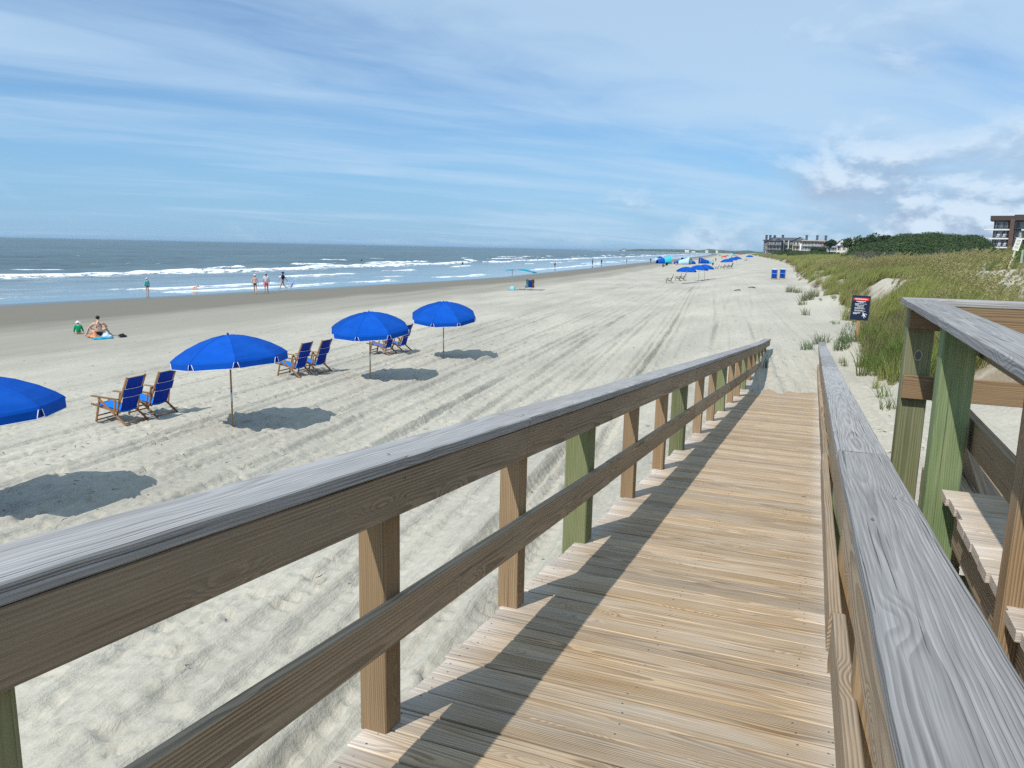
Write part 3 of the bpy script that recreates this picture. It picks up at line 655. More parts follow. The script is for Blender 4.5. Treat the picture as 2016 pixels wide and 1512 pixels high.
for (t,w,lab,a) in [(108.5,-6.7,'dark wooden chair in shade under the far umbrella pair, left one',0),(109.5,-6.2,'dark wooden chair in shade under the far umbrella pair, right one',4),(165.8,-2.6,'far dark chair at the left end of the row of four',0),(166.5,-1.5,'second far dark chair in the row of four',0),(166.9,-.7,'third far dark chair in the row of four',5),(167.2,.1,'far dark chair at the right end of the row of four',20),(283,5.1,'tiny dark chair left of the farthest blue umbrella',0)]:
    c=copy_tree(chd); c['label']=lab; place(c,t,w,-78+180+a)
# chairs folded into upright stacks
def chair_stack(t,w,label):
    root=empty('stacked_chairs',(0,0,0),0,label,'stacked chairs','folded chairs stacked at the foot of the dune')
    for k in range(3):
        x=MB()
        for sx in(-.30,.30): x.board((sx,k*.16,0.),(sx,.18+k*.16,1.12),(1,0,0),.06,.05,0,seg=.6)
        x.board((-.3,k*.16+.01,.08),(.3,k*.16+.01,.08),(0,0,1),.05,.04,0); x.build('frame',[M['pole_wood']],root)
        y=MB(); y.board((0,k*.16-.02,.12),(0,.13+k*.16,.62),(0,1,-.1),.52,.03,0,seg=.3); y.board((0,.12+k*.16,.66),(0,.18+k*.16,1.06),(0,1,-.1),.52,.03,0,seg=.3); y.build('sling',[M['blue']],root)
    x=MB(); x.box((0,.32,1.14),(.56,.36,.05)); x.build('cushion',[M['white']],root)
    return place(root,t,w,200)
chair_stack(90.8,4.75,'folded blue wooden chairs stacked upright by the dune, left stack')
chair_stack(92.2,5.7,'folded blue wooden chairs stacked upright by the dune, right stack against the scarp')
# ---------------------------------------------------------------- teal canopy on one pole with a chair
rt=empty('beach_canopy',(0,0,0),0,'teal square shade canopy tilted on one thin white pole with a water bag foot','canopy')
x=MB(); n=8; vs=[]
for i in range(n+1):
    for j in range(n+1):
        u=i/n*2-1; v=j/n*2-1
        vs.append((u*1.45+.95,v*.95,1.98+.10*(1-u*u)-.16*max(0,u)**1.5*1.2-.06*v*v+.03*math.sin(u*5+v*3)))
x.add(vs,[(i*(n+1)+j,(i+1)*(n+1)+j,(i+1)*(n+1)+j+1,i*(n+1)+j+1) for i in range(n) for j in range(n)],0,sm=True)
o=x.build('canopy',[M['teal_f']],rt); so=o.modifiers.new('thick','SOLIDIFY'); so.thickness=.01
x=MB(); x.tube([(0,0,-.1),(0,0,2.05)],.03,8); x.build('pole',[M['white']],rt)
x=MB(); x.box((.05,0,.16),(.5,.34,.30)); x.box((.05,0,.33),(.3,.2,.08)); o=x.build('water_bag',[mat('aqua_bag',(.30,.60,.62),.6)],rt)
bv=o.modifiers.new('b','BEVEL'); bv.width=.05; bv.segments=3
x=MB(); x.box((.1,-.25,.01),(1.0,.5,.02)); x.build('ground_flap',[M['teal_f']],rt)
place(rt,74.4,-20.85,14)
def low_chair(label,cat,fabric,frame,loc,az,towels=(),group=None):
    root=empty('folding_chair',(0,0,0),0,label,cat,group)
    x=MB()
    for s in(-.32,.32):
        x.tube([(s,-.55,.02),(s,.30,.02),(s,-.25,.42),(s,-.55,.42)],.016,6); x.tube([(s,-.1,.25),(s,.42,1.05)],.016,6); x.tube([(s,-.5,.02),(s,-.1,.42)],.016,6)
    x.tube([(-.32,.42,1.05),(.32,.42,1.05)],.016,6); x.build('frame',[frame],root)
    def sl(name,a,b,hw,m):
        y=MB(); vs=[]
        for i in range(6):
            u=i/5
            for k in range(5):
                v=k/4*2-1; vs.append((v*hw,a[0]+(b[0]-a[0])*u+.03*(1-v*v),a[1]+(b[1]-a[1])*u-.03*(1-v*v)*math.sin(u*math.pi)))
        y.add(vs,[(i*5+k,i*5+k+1,(i+1)*5+k+1,(i+1)*5+k) for i in range(5) for k in range(4)],0,sm=True); o=y.build(name,[m],root); so=o.modifiers.new('t','SOLIDIFY'); so.thickness=.01
    sl('back_sling',(.40,1.0),(.0,.26),.31,fabric); sl('seat_sling',(.0,.26),(-.52,.34),.31,fabric)
    for k,(tx,m) in enumerate(towels):
        y=MB(); vs=[]
        for i in range(8):
            for j in range(5):
                u=i/7;v=j/4; vs.append((tx+(v-.5)*.24+.02*math.sin(i*1.7+j),.36+.10*math.sin(u*math.pi)+.03*math.sin(j*2+i)+.1*u,1.10-abs(u-.12)*.95+.02*math.sin(j*3)))
        y.add(vs,[(i*5+j,i*5+j+1,(i+1)*5+j+1,(i+1)*5+j) for i in range(7) for j in range(4)],0,sm=True); o=y.build('towel',[m],root); so=o.modifiers.new('t','SOLIDIFY'); so.thickness=.02
    return place(root,loc[0],loc[1],az)
low_chair('blue folding chair seen from behind, towels hung over its corners, by the teal canopy','folding chair',mat('royal_fabric',(.01,.10,.50),.8),M['white'],(75.1,-19.3),-15+180,((-.30,mat('rust_towel',(.25,.10,.09),.9,.1,.3,9.)),(.30,mat('grey_teal_towel',(.16,.30,.32),.9,.1,.3,9.))))
low_chair('black folding chair seen from behind, left of the tents beside a seated person','folding chair',M['black'],M['black'],(217,-16.9),180-10)
low_chair('navy folding chair facing away in front of the pale striped shade','folding chair',M['navy'],M['white'],(243,-15.9),180-10)
# ---------------------------------------------------------------- wind shades: arched fabric flowing from a hoop
def wind_shade(t,w,az,label,stripes,width=2.6,hgt=2.3,length=4.2,sag=.0):
    root=empty('beach_tent',(0,0,0),0,label,'beach tent','arched fabric shades grouped near the water')
    x=MB(); nu,nv=16,12; vs=[]
    for i in range(nu+1):
        u=i/nu
        for j in range(nv+1):
            v=j/nv; a=math.pi*v; r=width/2*(1-.25*u)
            vs.append((-math.cos(a)*r, u*length, math.sin(a)**.7*hgt*(1-u*.55)*(1-sag*u)+.10*math.sin(u*7+v*4)*u))
    fs=[];mi=[]
    for i in range(nu):
        for j in range(nv): fs.append((i*(nv+1)+j,(i+1)*(nv+1)+j,(i+1)*(nv+1)+j+1,i*(nv+1)+j+1)); mi.append(int(i/nu*len(stripes))%len(stripes))
    x.add(vs,fs,0,sm=True); x.M=mi
    o=x.build('canopy',[M[s] for s in stripes],root); so=o.modifiers.new('t','SOLIDIFY'); so.thickness=.015
    y=MB(); y.tube([(-math.cos(math.pi*k/14)*width/2*1.01,-.02,math.sin(math.pi*k/14)**.7*hgt*1.01) for k in range(15)],.025,6); y.build('hoop_pole',[M['white']],root)
    return place(root,t,w,az)
wind_shade(268,-19.8,-100,'deep blue and aqua arched beach tent, leftmost of the group',['aqua_f','aqua_f','blue','blue'],3.2,2.6,4.6)
wind_shade(262,-15.4,75,'royal blue wind blown shade in the middle of the tent group',['blue','blue_light','blue'],2.8,2.2,4.4,.1)
wind_shade(255,-12.6,-60,'pale blue shade slanting to the ground beside the blue ones',['pale_f','pale_f','blue'],2.4,2.4,5.0,.2)
wind_shade(280,-10.6,90,'blue and aqua shade with a pointed tail, rightmost of the tent group',['blue','blue','aqua_f'],2.8,2.3,4.6,.3)
# ---------------------------------------------------------------- warning sign by the ramp
sg=empty('warning_sign',(0,0,0),0,'dark blue notice with a red heading on a wooden stake beyond the ramp','sign')
x=MB(); x.board((0,.03,-.5),(0,.03,.95),(0,1,0),.09,.05,0,seg=.4); x.build('stake',[wood('stake_wood',(.52,.30,.14),(.3,.15,.06),(.4,.28,.17),gr=.1,knots=.4)],sg)
x=MB(); x.box((0,-.008,1.02),(.51,.012,.74)); o=x.build('panel',[mat('dark_blue_panel',(.008,.017,.045),.45,.4)],sg); bv=o.modifiers.new('b','BEVEL'); bv.width=.004
x=MB(); x.box((0,-.016,1.285),(.44,.006,.082)); x.build('red_band',[mat('red_band',(.62,.035,.03),.5)],sg)
x=MB(); rn_=random.Random(5)
def words(x0,x1,z,h,center=False):
    p=x0
    while p<x1-.01:
        wl_=min(rn_.uniform(.02,.05),x1-p); x.box(((p+p+wl_)/2,-.0195,z),(wl_,.003,h)); p+=wl_+.008
words(-.165,.165,1.285,.026)
words(-.13,.13,1.215,.020); words(-.07,.07,1.192,.016)
for z,a,b in ((1.145,-.16,.16),(1.122,-.16,-.06),(1.095,-.16,.10),(1.057,-.09,.10),(1.025,-.16,.10),(.998,-.15,.13),(.952,-.16,.10),(.925,-.15,.16)): words(a,b,z,.013)
for z,a,b in ((.878,-.185,.02),(.857,-.185,.0),(.836,-.185,-.08)): words(a,b,z,.013)
x.build('lettering',[M['white']],sg)
x=MB()   # white hatchling emblem
def blob(cx,cz,rx,rz,an):
    x.add([(cx+math.cos(q)*rx*math.cos(an)-math.sin(q)*rz*math.sin(an),-.0205,cz+math.cos(q)*rx*math.sin(an)+math.sin(q)*rz*math.cos(an)) for q in [-k*math.pi/6 for k in range(12)]],[tuple(range(12))])
    x.add([(cx+math.cos(q)*rx*math.cos(an)-math.sin(q)*rz*math.sin(an),-.0175,cz+math.cos(q)*rx*math.sin(an)+math.sin(q)*rz*math.cos(an)) for q in [k*math.pi/6 for k in range(12)]],[tuple(range(12))])
blob(.125,.81,.055,.026,-1.0); blob(.092,.872,.022,.014,-.9); blob(.17,.845,.045,.009,-.5); blob(.085,.80,.038,.009,1.2); blob(.16,.765,.03,.009,-.3); blob(.125,.745,.028,.008,-1.3)
x.build('emblem',[M['white']],sg)
place(sg,25.35,3.85,24); sg.rotation_euler[1]=R(1.2)
# ---------------------------------------------------------------- people
SK=mat('skin_light',(.58,.36,.25),.6,.3); SK2=mat('skin_tan',(.42,.24,.15),.6,.3)
M['hair']=mat('dark_hair',(.025,.015,.012),.6)
BASE=dict(pel=(0,0,.96),spi=(0,0,1.12),che=(0,0,1.31),nec=(0,-.01,1.46),jaw=(0,.015,1.56),cro=(0,-.005,1.66),
 shL=(-.17,0,1.40),elL=(-.23,-.02,1.12),wrL=(-.24,.04,.88),haL=(-.24,.06,.81),shR=(.17,0,1.40),elR=(.23,-.02,1.12),wrR=(.24,.04,.88),haR=(.24,.06,.81),
 hiL=(-.09,0,.90),knL=(-.10,.02,.50),anL=(-.10,-.02,.09),toL=(-.11,.13,.03),hiR=(.09,0,.90),knR=(.10,.02,.50),anR=(.10,-.02,.09),toR=(.11,.13,.03))
RAD=dict(pel=(.135,.10),spi=(.115,.088),che=(.14,.10),nec=(.05,.05),jaw=(.062,.07),cro=(.075,.09),shL=.058,elL=.040,wrL=.026,haL=.034,shR=.058,elR=.040,wrR=.026,haR=.034,hiL=.088,knL=.056,anL=.037,toL=.03,hiR=.088,knR=.056,anR=.037,toR=.03)
ED=[('pel','spi'),('spi','che'),('che','nec'),('nec','jaw'),('jaw','cro'),('che','shL'),('shL','elL'),('elL','wrL'),('wrL','haL'),('che','shR'),('shR','elR'),('elR','wrR'),('wrR','haR'),('pel','hiL'),('hiL','knL'),('knL','anL'),('anL','toL'),('pel','hiR'),('hiR','knR'),('knR','anR'),('anR','toR')]
def skinobj(name,J,edges,m,parent,grow_=1.,radd=0.,root='pel',extra=(),sub=2):
    names=[];
    for a,b in edges:
        for q in(a,b):
            if q not in names: names.append(q)
    co=[Vector(J[q]) for q in names]; rad=[RAD[q] if isinstance(RAD[q],tuple) else (RAD[q],RAD[q]) for q in names]
    rad=[(a*grow_+radd,b*grow_+radd) for a,b in rad]; es=[(names.index(a),names.index(b)) for a,b in edges]
    for (par,pts,r) in extra:
        prev=names.index(par)
        for p,rr_ in zip(pts,r): co.append(Vector(p)); rad.append((rr_,rr_)); es.append((prev,len(co)-1)); prev=len(co)-1
    me=bpy.data.meshes.new(name); me.from_pydata([tuple(c) for c in co],es,[]); me.update()
    o=link(name,me,parent,[m]); md=o.modifiers.new('skin','SKIN'); md.use_smooth_shade=True
    if not me.skin_vertices: me.skin_vertices_add() if hasattr(me,'skin_vertices_add') else None
    sv=me.skin_vertices[0].data
    for i,r in enumerate(rad): sv[i].radius=r; sv[i].use_root=(names[i]==root if i<len(names) else False)
    sb_=o.modifiers.new('sub','SUBSURF'); sb_.levels=sub; sb_.render_levels=sub
    return o
def fingers(J,s,detail=True):
    w=Vector(J['wr'+s]);h=Vector(J['ha'+s]); d=(h-w).normalized(); out=[]
    side=Vector((0,1,0)) if abs(d.y)<.8 else Vector((0,0,1)); side=(side-d*side.dot(d)).normalized(); nn=d.cross(side)*(1 if s=='L' else -1)
    for k,(o_,ln) in enumerate([(-.027,.058),(-.009,.072),(.010,.068),(.027,.055)]):
        b=h+side*o_*.9+d*.03; out.append(('ha'+s,[b,b+d*ln*.5+nn*.006,b+d*ln+nn*.02],[.010,.009,.007]))
    b=w+d*.02+side*.03; out.append(('ha'+s,[b,b+side*.022+d*.03],[.011,.008]))
    return out
def person(label,t,w,az,pose={},h=1.72,skin=None,wear=(),hair=True,hat=None,dz=0.,group=None,fine=False,bun=False,long_=False):
    root=empty('person',(0,0,0),0,label,'person',group); J=dict(BASE); J.update(pose); skin=skin or SK
    ex=[]
    if fine: ex=fingers(J,'L')+fingers(J,'R')
    jw=Vector(J['jaw']);cr=Vector(J['cro']); upd=(cr-jw).normalized(); fwd_=Vector((0,1,0)); fwd_=(fwd_-upd*fwd_.dot(upd)).normalized()
    b=skinobj('body',J,ED,skin,root,extra=ex)
    x=MB(); c=jw*.5+cr*.5; x.sphere(c+fwd_*.085+upd*-.005,.014,6,5); x.sphere(c+Vector((.072,0,0)),.018,6,5,sc=(.5,1,1.3)); x.sphere(c+Vector((-.072,0,0)),.018,6,5,sc=(.5,1,1.3)); x.build('face_detail',[skin],root)
    x=MB()
    for s in(-.03,.03): x.sphere(c+fwd_*.078+upd*.02+Vector((s,0,0)),.010,6,5)
    x.build('eyes',[M['black']],root)
    if hair:
        x=MB(); x.sphere(cr-upd*.012-fwd_*.018,.093,12,8,sc=(.92,1.05,.95))
        if long_: x.tube([cr-fwd_*.06,jw-fwd_*.085,Vector(J['nec'])-fwd_*.09-upd*.06],[.07,.065,.03],8)
        if bun: x.sphere(cr-fwd_*.09+upd*.03,.045,8,6)
        x.build('hair',[M['hair']],root)
    if hat:
        hm,kind=hat; x=MB(); x.sphere(cr+upd*.028,.105,12,8,sc=(1,1.05,.75))
        if kind=='brim':
            n=14; ra=[(.10,.0),(.19,-.02)]; vs=[];c0=cr+upd*.015
            for r,z in ra: vs+=[c0+upd*z+Vector((math.cos(2*math.pi*k/n)*r,0,0))+fwd_*math.sin(2*math.pi*k/n)*r for k in range(n)]
            for r,z in ra[::-1]: vs+=[c0+upd*(z-.012)+Vector((math.cos(2*math.pi*k/n)*r,0,0))+fwd_*math.sin(2*math.pi*k/n)*r for k in range(n)]
            x.add(vs,[(i*n+k,i*n+(k+1)%n,((i+1)%4)*n+(k+1)%n,((i+1)%4)*n+k) for i in range(4) for k in range(n)])
        else: x.box(cr+fwd_*.13+upd*.01,(.13,.11,.015))
        x.build('hat',[hm],root)
    for (nm,m_,edges,gr_,ra_) in wear:
        rt_=edges[0][0]; skinobj(nm,J,edges,m_,root,gr_,ra_,root=rt_)
    root.scale=(h/1.72,)*3; place(root,t,w,az,dz); return root
TORSO=[('spi','che'),('spi','pel')]; SLV=[('che','shL'),('che','shR')]; 
def lerpJ(a,b,k): return tuple(np.array(a)*(1-k)+np.array(b)*k)
def shirt(sleeve=.5,hem=True):
    return [('pel','spi'),('spi','che'),('che','shL'),('che','shR'),('shL','elL'),('shR','elR')]
SHORTS=[('pel','hiL'),('pel','hiR'),('hiL','knL'),('hiR','knR')]
BRIEF=[('pel','hiL'),('pel','hiR')]
def walk(st=.28,arm=.2):
    return dict(knL=(-.10,.16*st/.28,.51),anL=(-.10,st*.95,.09),toL=(-.10,st*.95+.14,.07),knR=(.10,-.02,.51),anR=(.10,-st*1.1,.13),toR=(.10,-st*1.1+.12,.03),
                elL=(-.24,-arm*.8,1.15),wrL=(-.24,-arm*1.1,.90),haL=(-.24,-arm*1.1,.83),elR=(.24,arm*.4,1.13),wrR=(.24,arm*1.3,.92),haR=(.24,arm*1.5,.86))
clW=mat('white_grey_shirt',(.55,.60,.64),.85,.1,.05); clR=mat('red_shorts',(.50,.11,.13),.85,.1); clB=M['black']; clG=mat('green_shirt',(.0,.27,.12),.8,.15); clT=mat('teal_shirt',(.05,.48,.50),.8,.1); clP=mat('pink_suit',(.62,.36,.40),.8,.1); capW=mat('white_cap',(.78,.78,.80),.7); capG=mat('grey_cap',(.36,.40,.44),.7); clN=mat('grey_shorts',(.10,.10,.12),.8)
person('woman in a black bikini bottom and white cap walking away, left of the couple',59.2,-39.95,-8,walk(.2,.1),1.68,SK,[('bikini_bottom',clB,BRIEF,1.06,.004)],True,(capW,'cap'),fine=True)
person('man in a pale grey shirt and red shorts walking away, right of the couple',60.6,-39.75,-12,walk(-.22,.06),1.78,SK2,[('shirt',clW,shirt(),1.12,.012),('shorts',clR,SHORTS,1.1,.012)],True,(capG,'cap'),fine=True)
pz=walk(.34,.3); pz.update(elL=(-.25,.16,1.18),wrL=(-.26,.36,1.0),haL=(-.26,.42,.96),elR=(.23,-.18,1.16),wrR=(.23,-.32,.96),haR=(.23,-.36,.90))
person('person in a dark cover-up and brimmed hat dragging a blue chair',66.9,-42.0,-104,pz,1.74,SK2,[('cover_up',M['navy'],shirt()+[('pel','hiL'),('pel','hiR')],1.2,.03)],True,(M['navy'],'brim'),fine=True)
lc=low_chair('folded blue beach chair dragged behind the person in dark clothes','folding chair',mat('bright_blue',(.03,.16,.50),.7),M['white'],(67.6,-41.55),60)
person('child in a teal long sleeved shirt and white cap standing in the shallow water',56.0,-48.5,-50,dict(wrL=(-.30,.0,.92),haL=(-.34,.02,.86)),1.42,SK,[('rash_shirt',clT,shirt()+[('elL','wrL'),('elR','wrR')],1.12,.012),('shorts',clN,SHORTS[:2],1.1,.014)],True,(capW,'cap'),dz=-.0,fine=True)
cr_=dict(pel=(0,-.12,.42),spi=(0,.02,.52),che=(0,.22,.58),nec=(0,.36,.62),jaw=(0,.45,.62),cro=(0,.54,.66),shL=(-.15,.25,.60),elL=(-.2,.33,.36),wrL=(-.15,.42,.14),haL=(-.14,.44,.08),shR=(.15,.25,.60),elR=(.2,.33,.36),wrR=(.15,.42,.14),haR=(.14,.44,.08),hiL=(-.09,-.14,.38),knL=(-.16,.16,.34),anL=(-.13,-.08,.07),toL=(-.14,.06,.03),hiR=(.09,-.14,.38),knR=(.16,.16,.34),anR=(.13,-.08,.07),toR=(.14,.06,.03))
person('child in a pink and white suit crouching with hands in the shallow water',61.3,-47.9,62,cr_,1.42,SK,[('swimsuit',clP,[('pel','spi'),('spi','che'),('che','shL'),('che','shR')],1.1,.008)],True,(capW,'cap'),fine=True)
sit=dict(pel=(0,0,.12),spi=(0,-.02,.30),che=(0,.03,.50),nec=(0,.07,.66),jaw=(.0,.12,.75),cro=(0,.12,.85),shL=(-.18,.06,.59),elL=(-.34,.20,.42),wrL=(-.22,.40,.44),haL=(-.15,.44,.45),shR=(.18,.06,.59),elR=(.36,.18,.42),wrR=(.24,.38,.42),haR=(.17,.42,.43),hiL=(-.10,.04,.10),knL=(-.30,.38,.42),anL=(-.42,.60,.06),toL=(-.50,.70,.03),hiR=(.10,.04,.10),knR=(.32,.36,.36),anR=(.50,.52,.06),toR=(.60,.60,.03))
wo=person('woman in a black cross back swimsuit sitting on a towel, seen from behind',27.35,-26.35,-36,sit,1.72,SK,[('swimsuit',mat('plum_black_suit',(.02,.01,.022),.7),[('pel','spi'),('pel','hiL'),('pel','hiR')],1.07,.006)],True,None,fine=True,bun=True)
x=MB(); 
for s in(-1,1): x.tube([(s*.115,-.065,.42),(s*.07,-.085,.54),(-s*.02,-.045,.66)],.011,5)
x.build('strap',[mat('black_strap',(.02,.01,.022),.7)],wo)
kid=dict(sit); kid.update(elL=(-.25,.05,.34),wrL=(-.28,.12,.16),haL=(-.28,.16,.10),elR=(.26,.08,.34),wrR=(.30,.2,.18),haR=(.32,.24,.12),knL=(-.14,.35,.18),anL=(-.15,.6,.06),toL=(-.15,.66,.12),knR=(.14,.35,.18),anR=(.15,.6,.06),toR=(.15,.66,.12))
person('small child in a green long sleeved shirt and white sun hat sitting on the sand',27.9,-28.0,-30,kid,1.08,SK,[('rash_shirt',clG,shirt()+[('elL','wrL'),('elR','wrR')],1.2,.02)],True,(capW,'brim'),fine=True)
def towel(name,label,t,w,az,lx,ly,m,hump=.0,cat='towel'):
    x=MB(); n,k=14,8; vs=[]
    for i in range(n+1):
        for j in range(k+1):
            u=i/n-.5;v=j/k-.5; X_=u*lx+.03*math.sin(v*9+2);Y_=v*ly+.04*math.sin(u*11); vs.append((X_,Y_,.022+hump*math.exp(-((u/.28)**2+(v/.32)**2))*(1+.35*math.sin(u*23+v*11))+.012*math.sin(u*17)*math.cos(v*13)+.008))
    x.add(vs,[(i*(k+1)+j,(i+1)*(k+1)+j,(i+1)*(k+1)+j+1,i*(k+1)+j+1) for i in range(n) for j in range(k)],0,sm=True); o=x.build(name,[m]); so=o.modifiers.new('t','SOLIDIFY'); so.thickness=.012; so.offset=1
    tag(o,label,cat); return place(o,t,w,az)
towel('beach_towel','turquoise blue towel spread under the seated woman',27.25,-26.15,54,1.75,.75,mat('turquoise_towel',(.02,.33,.50),.95,.05,.15,6.))
towel('beach_towel','crumpled orange and cream towel behind the seated woman',27.05,-26.35,40,.62,.4,mat('orange_towel',(.50,.22,.12),.95,.05,.5,7.),.22)
towel('beach_towel','small pale blue cloth at the right of the orange towel',27.4,-26.0,70,.34,.36,mat('pale_towel',(.50,.60,.78),.95,.05,.1,7.),.16)
towel('beach_bag','flat black bag lying on the sand right of the blue towel',27.7,-25.45,60,.65,.28,M['black'],.10,'bag')
person('person in a white top and cap standing at the water edge beyond the teal canopy',198,-44.0,-40,{},1.78,SK2,[('shirt',clW,shirt(),1.1,.01),('shorts',clB,SHORTS,1.1,.01)],True,(capW,'cap'))
person('person in black facing the sea with arms folded, left of two at the water edge',229,-39.5,-60,dict(elL=(-.25,.08,1.15),wrL=(-.05,.2,1.15),haL=(.03,.2,1.16),elR=(.25,.08,1.15),wrR=(.05,.22,1.12),haR=(-.03,.22,1.13)),1.8,SK2,[('shirt',clB,shirt(),1.12,.02),('trousers',clN,SHORTS+[('knL','anL'),('knR','anR')],1.1,.01)],True,(M['black'],'brim'))
person('person in a dark shirt and grey trousers, right of two at the water edge',239.5,-38.5,-30,walk(.12,.08),1.82,SK2,[('shirt',clB,shirt(),1.15,.02),('trousers',clN,SHORTS+[('knL','anL'),('knR','anR')],1.1,.01)],True,None)
person('dark distant figure wading left of the low blue umbrella',292,-37.5,-60,{},1.7,SK2,[('shorts',clB,SHORTS,1.1,.01)])
person('dark figure walking on wet sand left of the low blue umbrella',278.5,-27.3,10,walk(.2,.1),1.8,SK2,[('shirt',M['navy'],shirt(),1.15,.02),('trousers',clN,SHORTS+[('knL','anL'),('knR','anR')],1.1,.01)])
person('person in a grey top and black shorts on dry sand right of the tents',205,-4.4,190,walk(.12,.1),1.8,SK2,[('shirt',capG,shirt(),1.12,.02),('shorts',clB,SHORTS,1.12,.015)])
person('tiny far figure on the sand beyond the walker in grey',330,-6.,190,walk(.15,.1),1.75,SK2,[('shirt',clN,shirt(),1.12,.02),('shorts',clN,SHORTS,1.12,.015)])
sc_=dict(sit); 
person('person in dark clothes reclining low beside the black folding chair',205,-16.9,150,sit,1.75,SK2,[('shirt',M['navy'],shirt(),1.2,.03),('trousers',clN,SHORTS,1.15,.02)],True,(M['black'],'cap'))
person('person in a pink shirt sitting in front of the blue tents',232,-15.3,160,sit,1.7,SK,[('shirt',clP,shirt(),1.2,.02)],True,None)
person('person standing beyond the tents, only head and shoulders above the blue fabric',300,-14.3,180,{},1.75,SK2,[('shirt',M['navy'],shirt(),1.12,.02)])
for (t,w,lab) in [(195.5,-98.,'dark swimmer waist deep in front of a breaking wave, nearest in the surf'),(191,-67.,'swimmer bending in the foam right of the nearest one'),(285,-70,'tiny swimmer in the surf beyond the two at the water edge')]:
    person(lab,t,w,-60,{},1.75,SK2,[('shirt',clB,shirt(),1.12,.02)],dz=0.).location.z=-4.55-1.05
for k,(t,w) in enumerate([(430,-4.6),(445,.3),(452,2.6),(520,3.9),(600,-7.)]):
    person('tiny far figure %s'%['beside the low red umbrella','under the left edge of the far teal umbrella','under the right edge of the far teal umbrella','between the far teal and red umbrellas','nearest the water in the far crowd'][k],t,w,180,{},1.75,SK2,[('shorts',clN,SHORTS,1.1,.01)],group='tiny figures in the far crowd')
# driftwood and litter
M['drift']=mat('dark_driftwood',(.05,.035,.025),.9,.1,.3)
for (t,w,az,L_,lab) in [(66.,.7,70,1.0,'short dark driftwood stick lying alone, nearer the ramp'),(69.,1.9,140,1.15,'crooked dark driftwood stick, farther up the sand than the other')]:
    x=MB(); x.tube([(-L_/2,0,.03),(-L_*.1,.05,.10),(L_*.2,.0,.12),(L_/2,-.06,.06)],[.03,.045,.04,.015],6); x.tube([(0,.04,.1),(.15,.16,.17)],[.025,.01],5); o=x.build('driftwood',[M['drift']]); tag(o,lab,'driftwood',None); place(o,t,w,az)
x=MB(); rw=random.Random(11)
for k in range(900):
    t=4+rw.random()**1.5*60; w=rw.uniform(-24,3.2) if rw.random()<.6 else rw.gauss(-11,1.2)
    p=P3d(t,w,.012); L_=rw.uniform(.03,.16); a=rw.uniform(0,6.3); d=Vector((math.cos(a),math.sin(a),rw.uniform(-.02,.08)))*L_
    q=Vector((-math.sin(a),math.cos(a),0))*rw.uniform(.004,.012)
    x.tube([p-d*.5,p+q*2,p+d*.5],[.003,.006,.002],4)
o=x.build('wrack',[mat('dry_reed',(.09,.07,.045),.9)]); tag(o,'scattered bits of dry reed and seaweed on the sand','reed litter',kind='stuff')
# ---------------------------------------------------------------- dune plants
def leafmat(name,c1,c2,tr=.25,objrand=True):
    m,N,b=newmat(name); oi=N.n.new('ShaderNodeObjectInfo'); at=N.attr('lv')['Vector']; a,bv_,c_=N.sep(at)
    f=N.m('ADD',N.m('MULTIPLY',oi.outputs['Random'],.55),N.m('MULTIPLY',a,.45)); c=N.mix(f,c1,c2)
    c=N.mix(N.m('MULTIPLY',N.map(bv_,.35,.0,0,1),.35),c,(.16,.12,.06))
    if 'grass' in name:
        ps=N.n.new('ShaderNodeNewGeometry').outputs['Position']; pn=N.noise(ps,.30,3,.6); c=N.mix(N.map(pn,.46,.62,0,.65),c,(.20,.155,.09)); c=N.v('SCALE',c,None,N.map(N.noise(ps,.9,2,.5),.3,.7,.72,1.28))
    N.l.new(c,b.inputs['Base Color']); b.inputs['Roughness'].default_value=.6; b.inputs['Specular IOR Level'].default_value=.25
    t=N.n.new('ShaderNodeBsdfTranslucent'); N.l.new(c,t.inputs[0]); mx=N.n.new('ShaderNodeMixShader'); mx.inputs[0].default_value=tr
    N.l.new(b.outputs[0],mx.inputs[1]); N.l.new(t.outputs[0],mx.inputs[2]); N.l.new(mx.outputs[0],N.n['Material Output'].inputs[0]); return m
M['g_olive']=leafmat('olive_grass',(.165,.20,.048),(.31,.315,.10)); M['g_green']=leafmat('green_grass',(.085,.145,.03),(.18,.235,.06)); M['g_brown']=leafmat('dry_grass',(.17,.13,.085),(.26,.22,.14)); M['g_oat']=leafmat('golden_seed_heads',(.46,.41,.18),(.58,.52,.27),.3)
M['g_blue']=leafmat('blue_green_grass',(.085,.14,.05),(.13,.19,.07))
M['leaf_d']=leafmat('dark_foliage',(.024,.050,.014),(.068,.105,.028),.15); M['leaf_b']=leafmat('bright_foliage',(.055,.105,.02),(.115,.17,.035),.2); M['leaf_g']=leafmat('grey_foliage',(.07,.075,.055),(.11,.11,.08),.1)
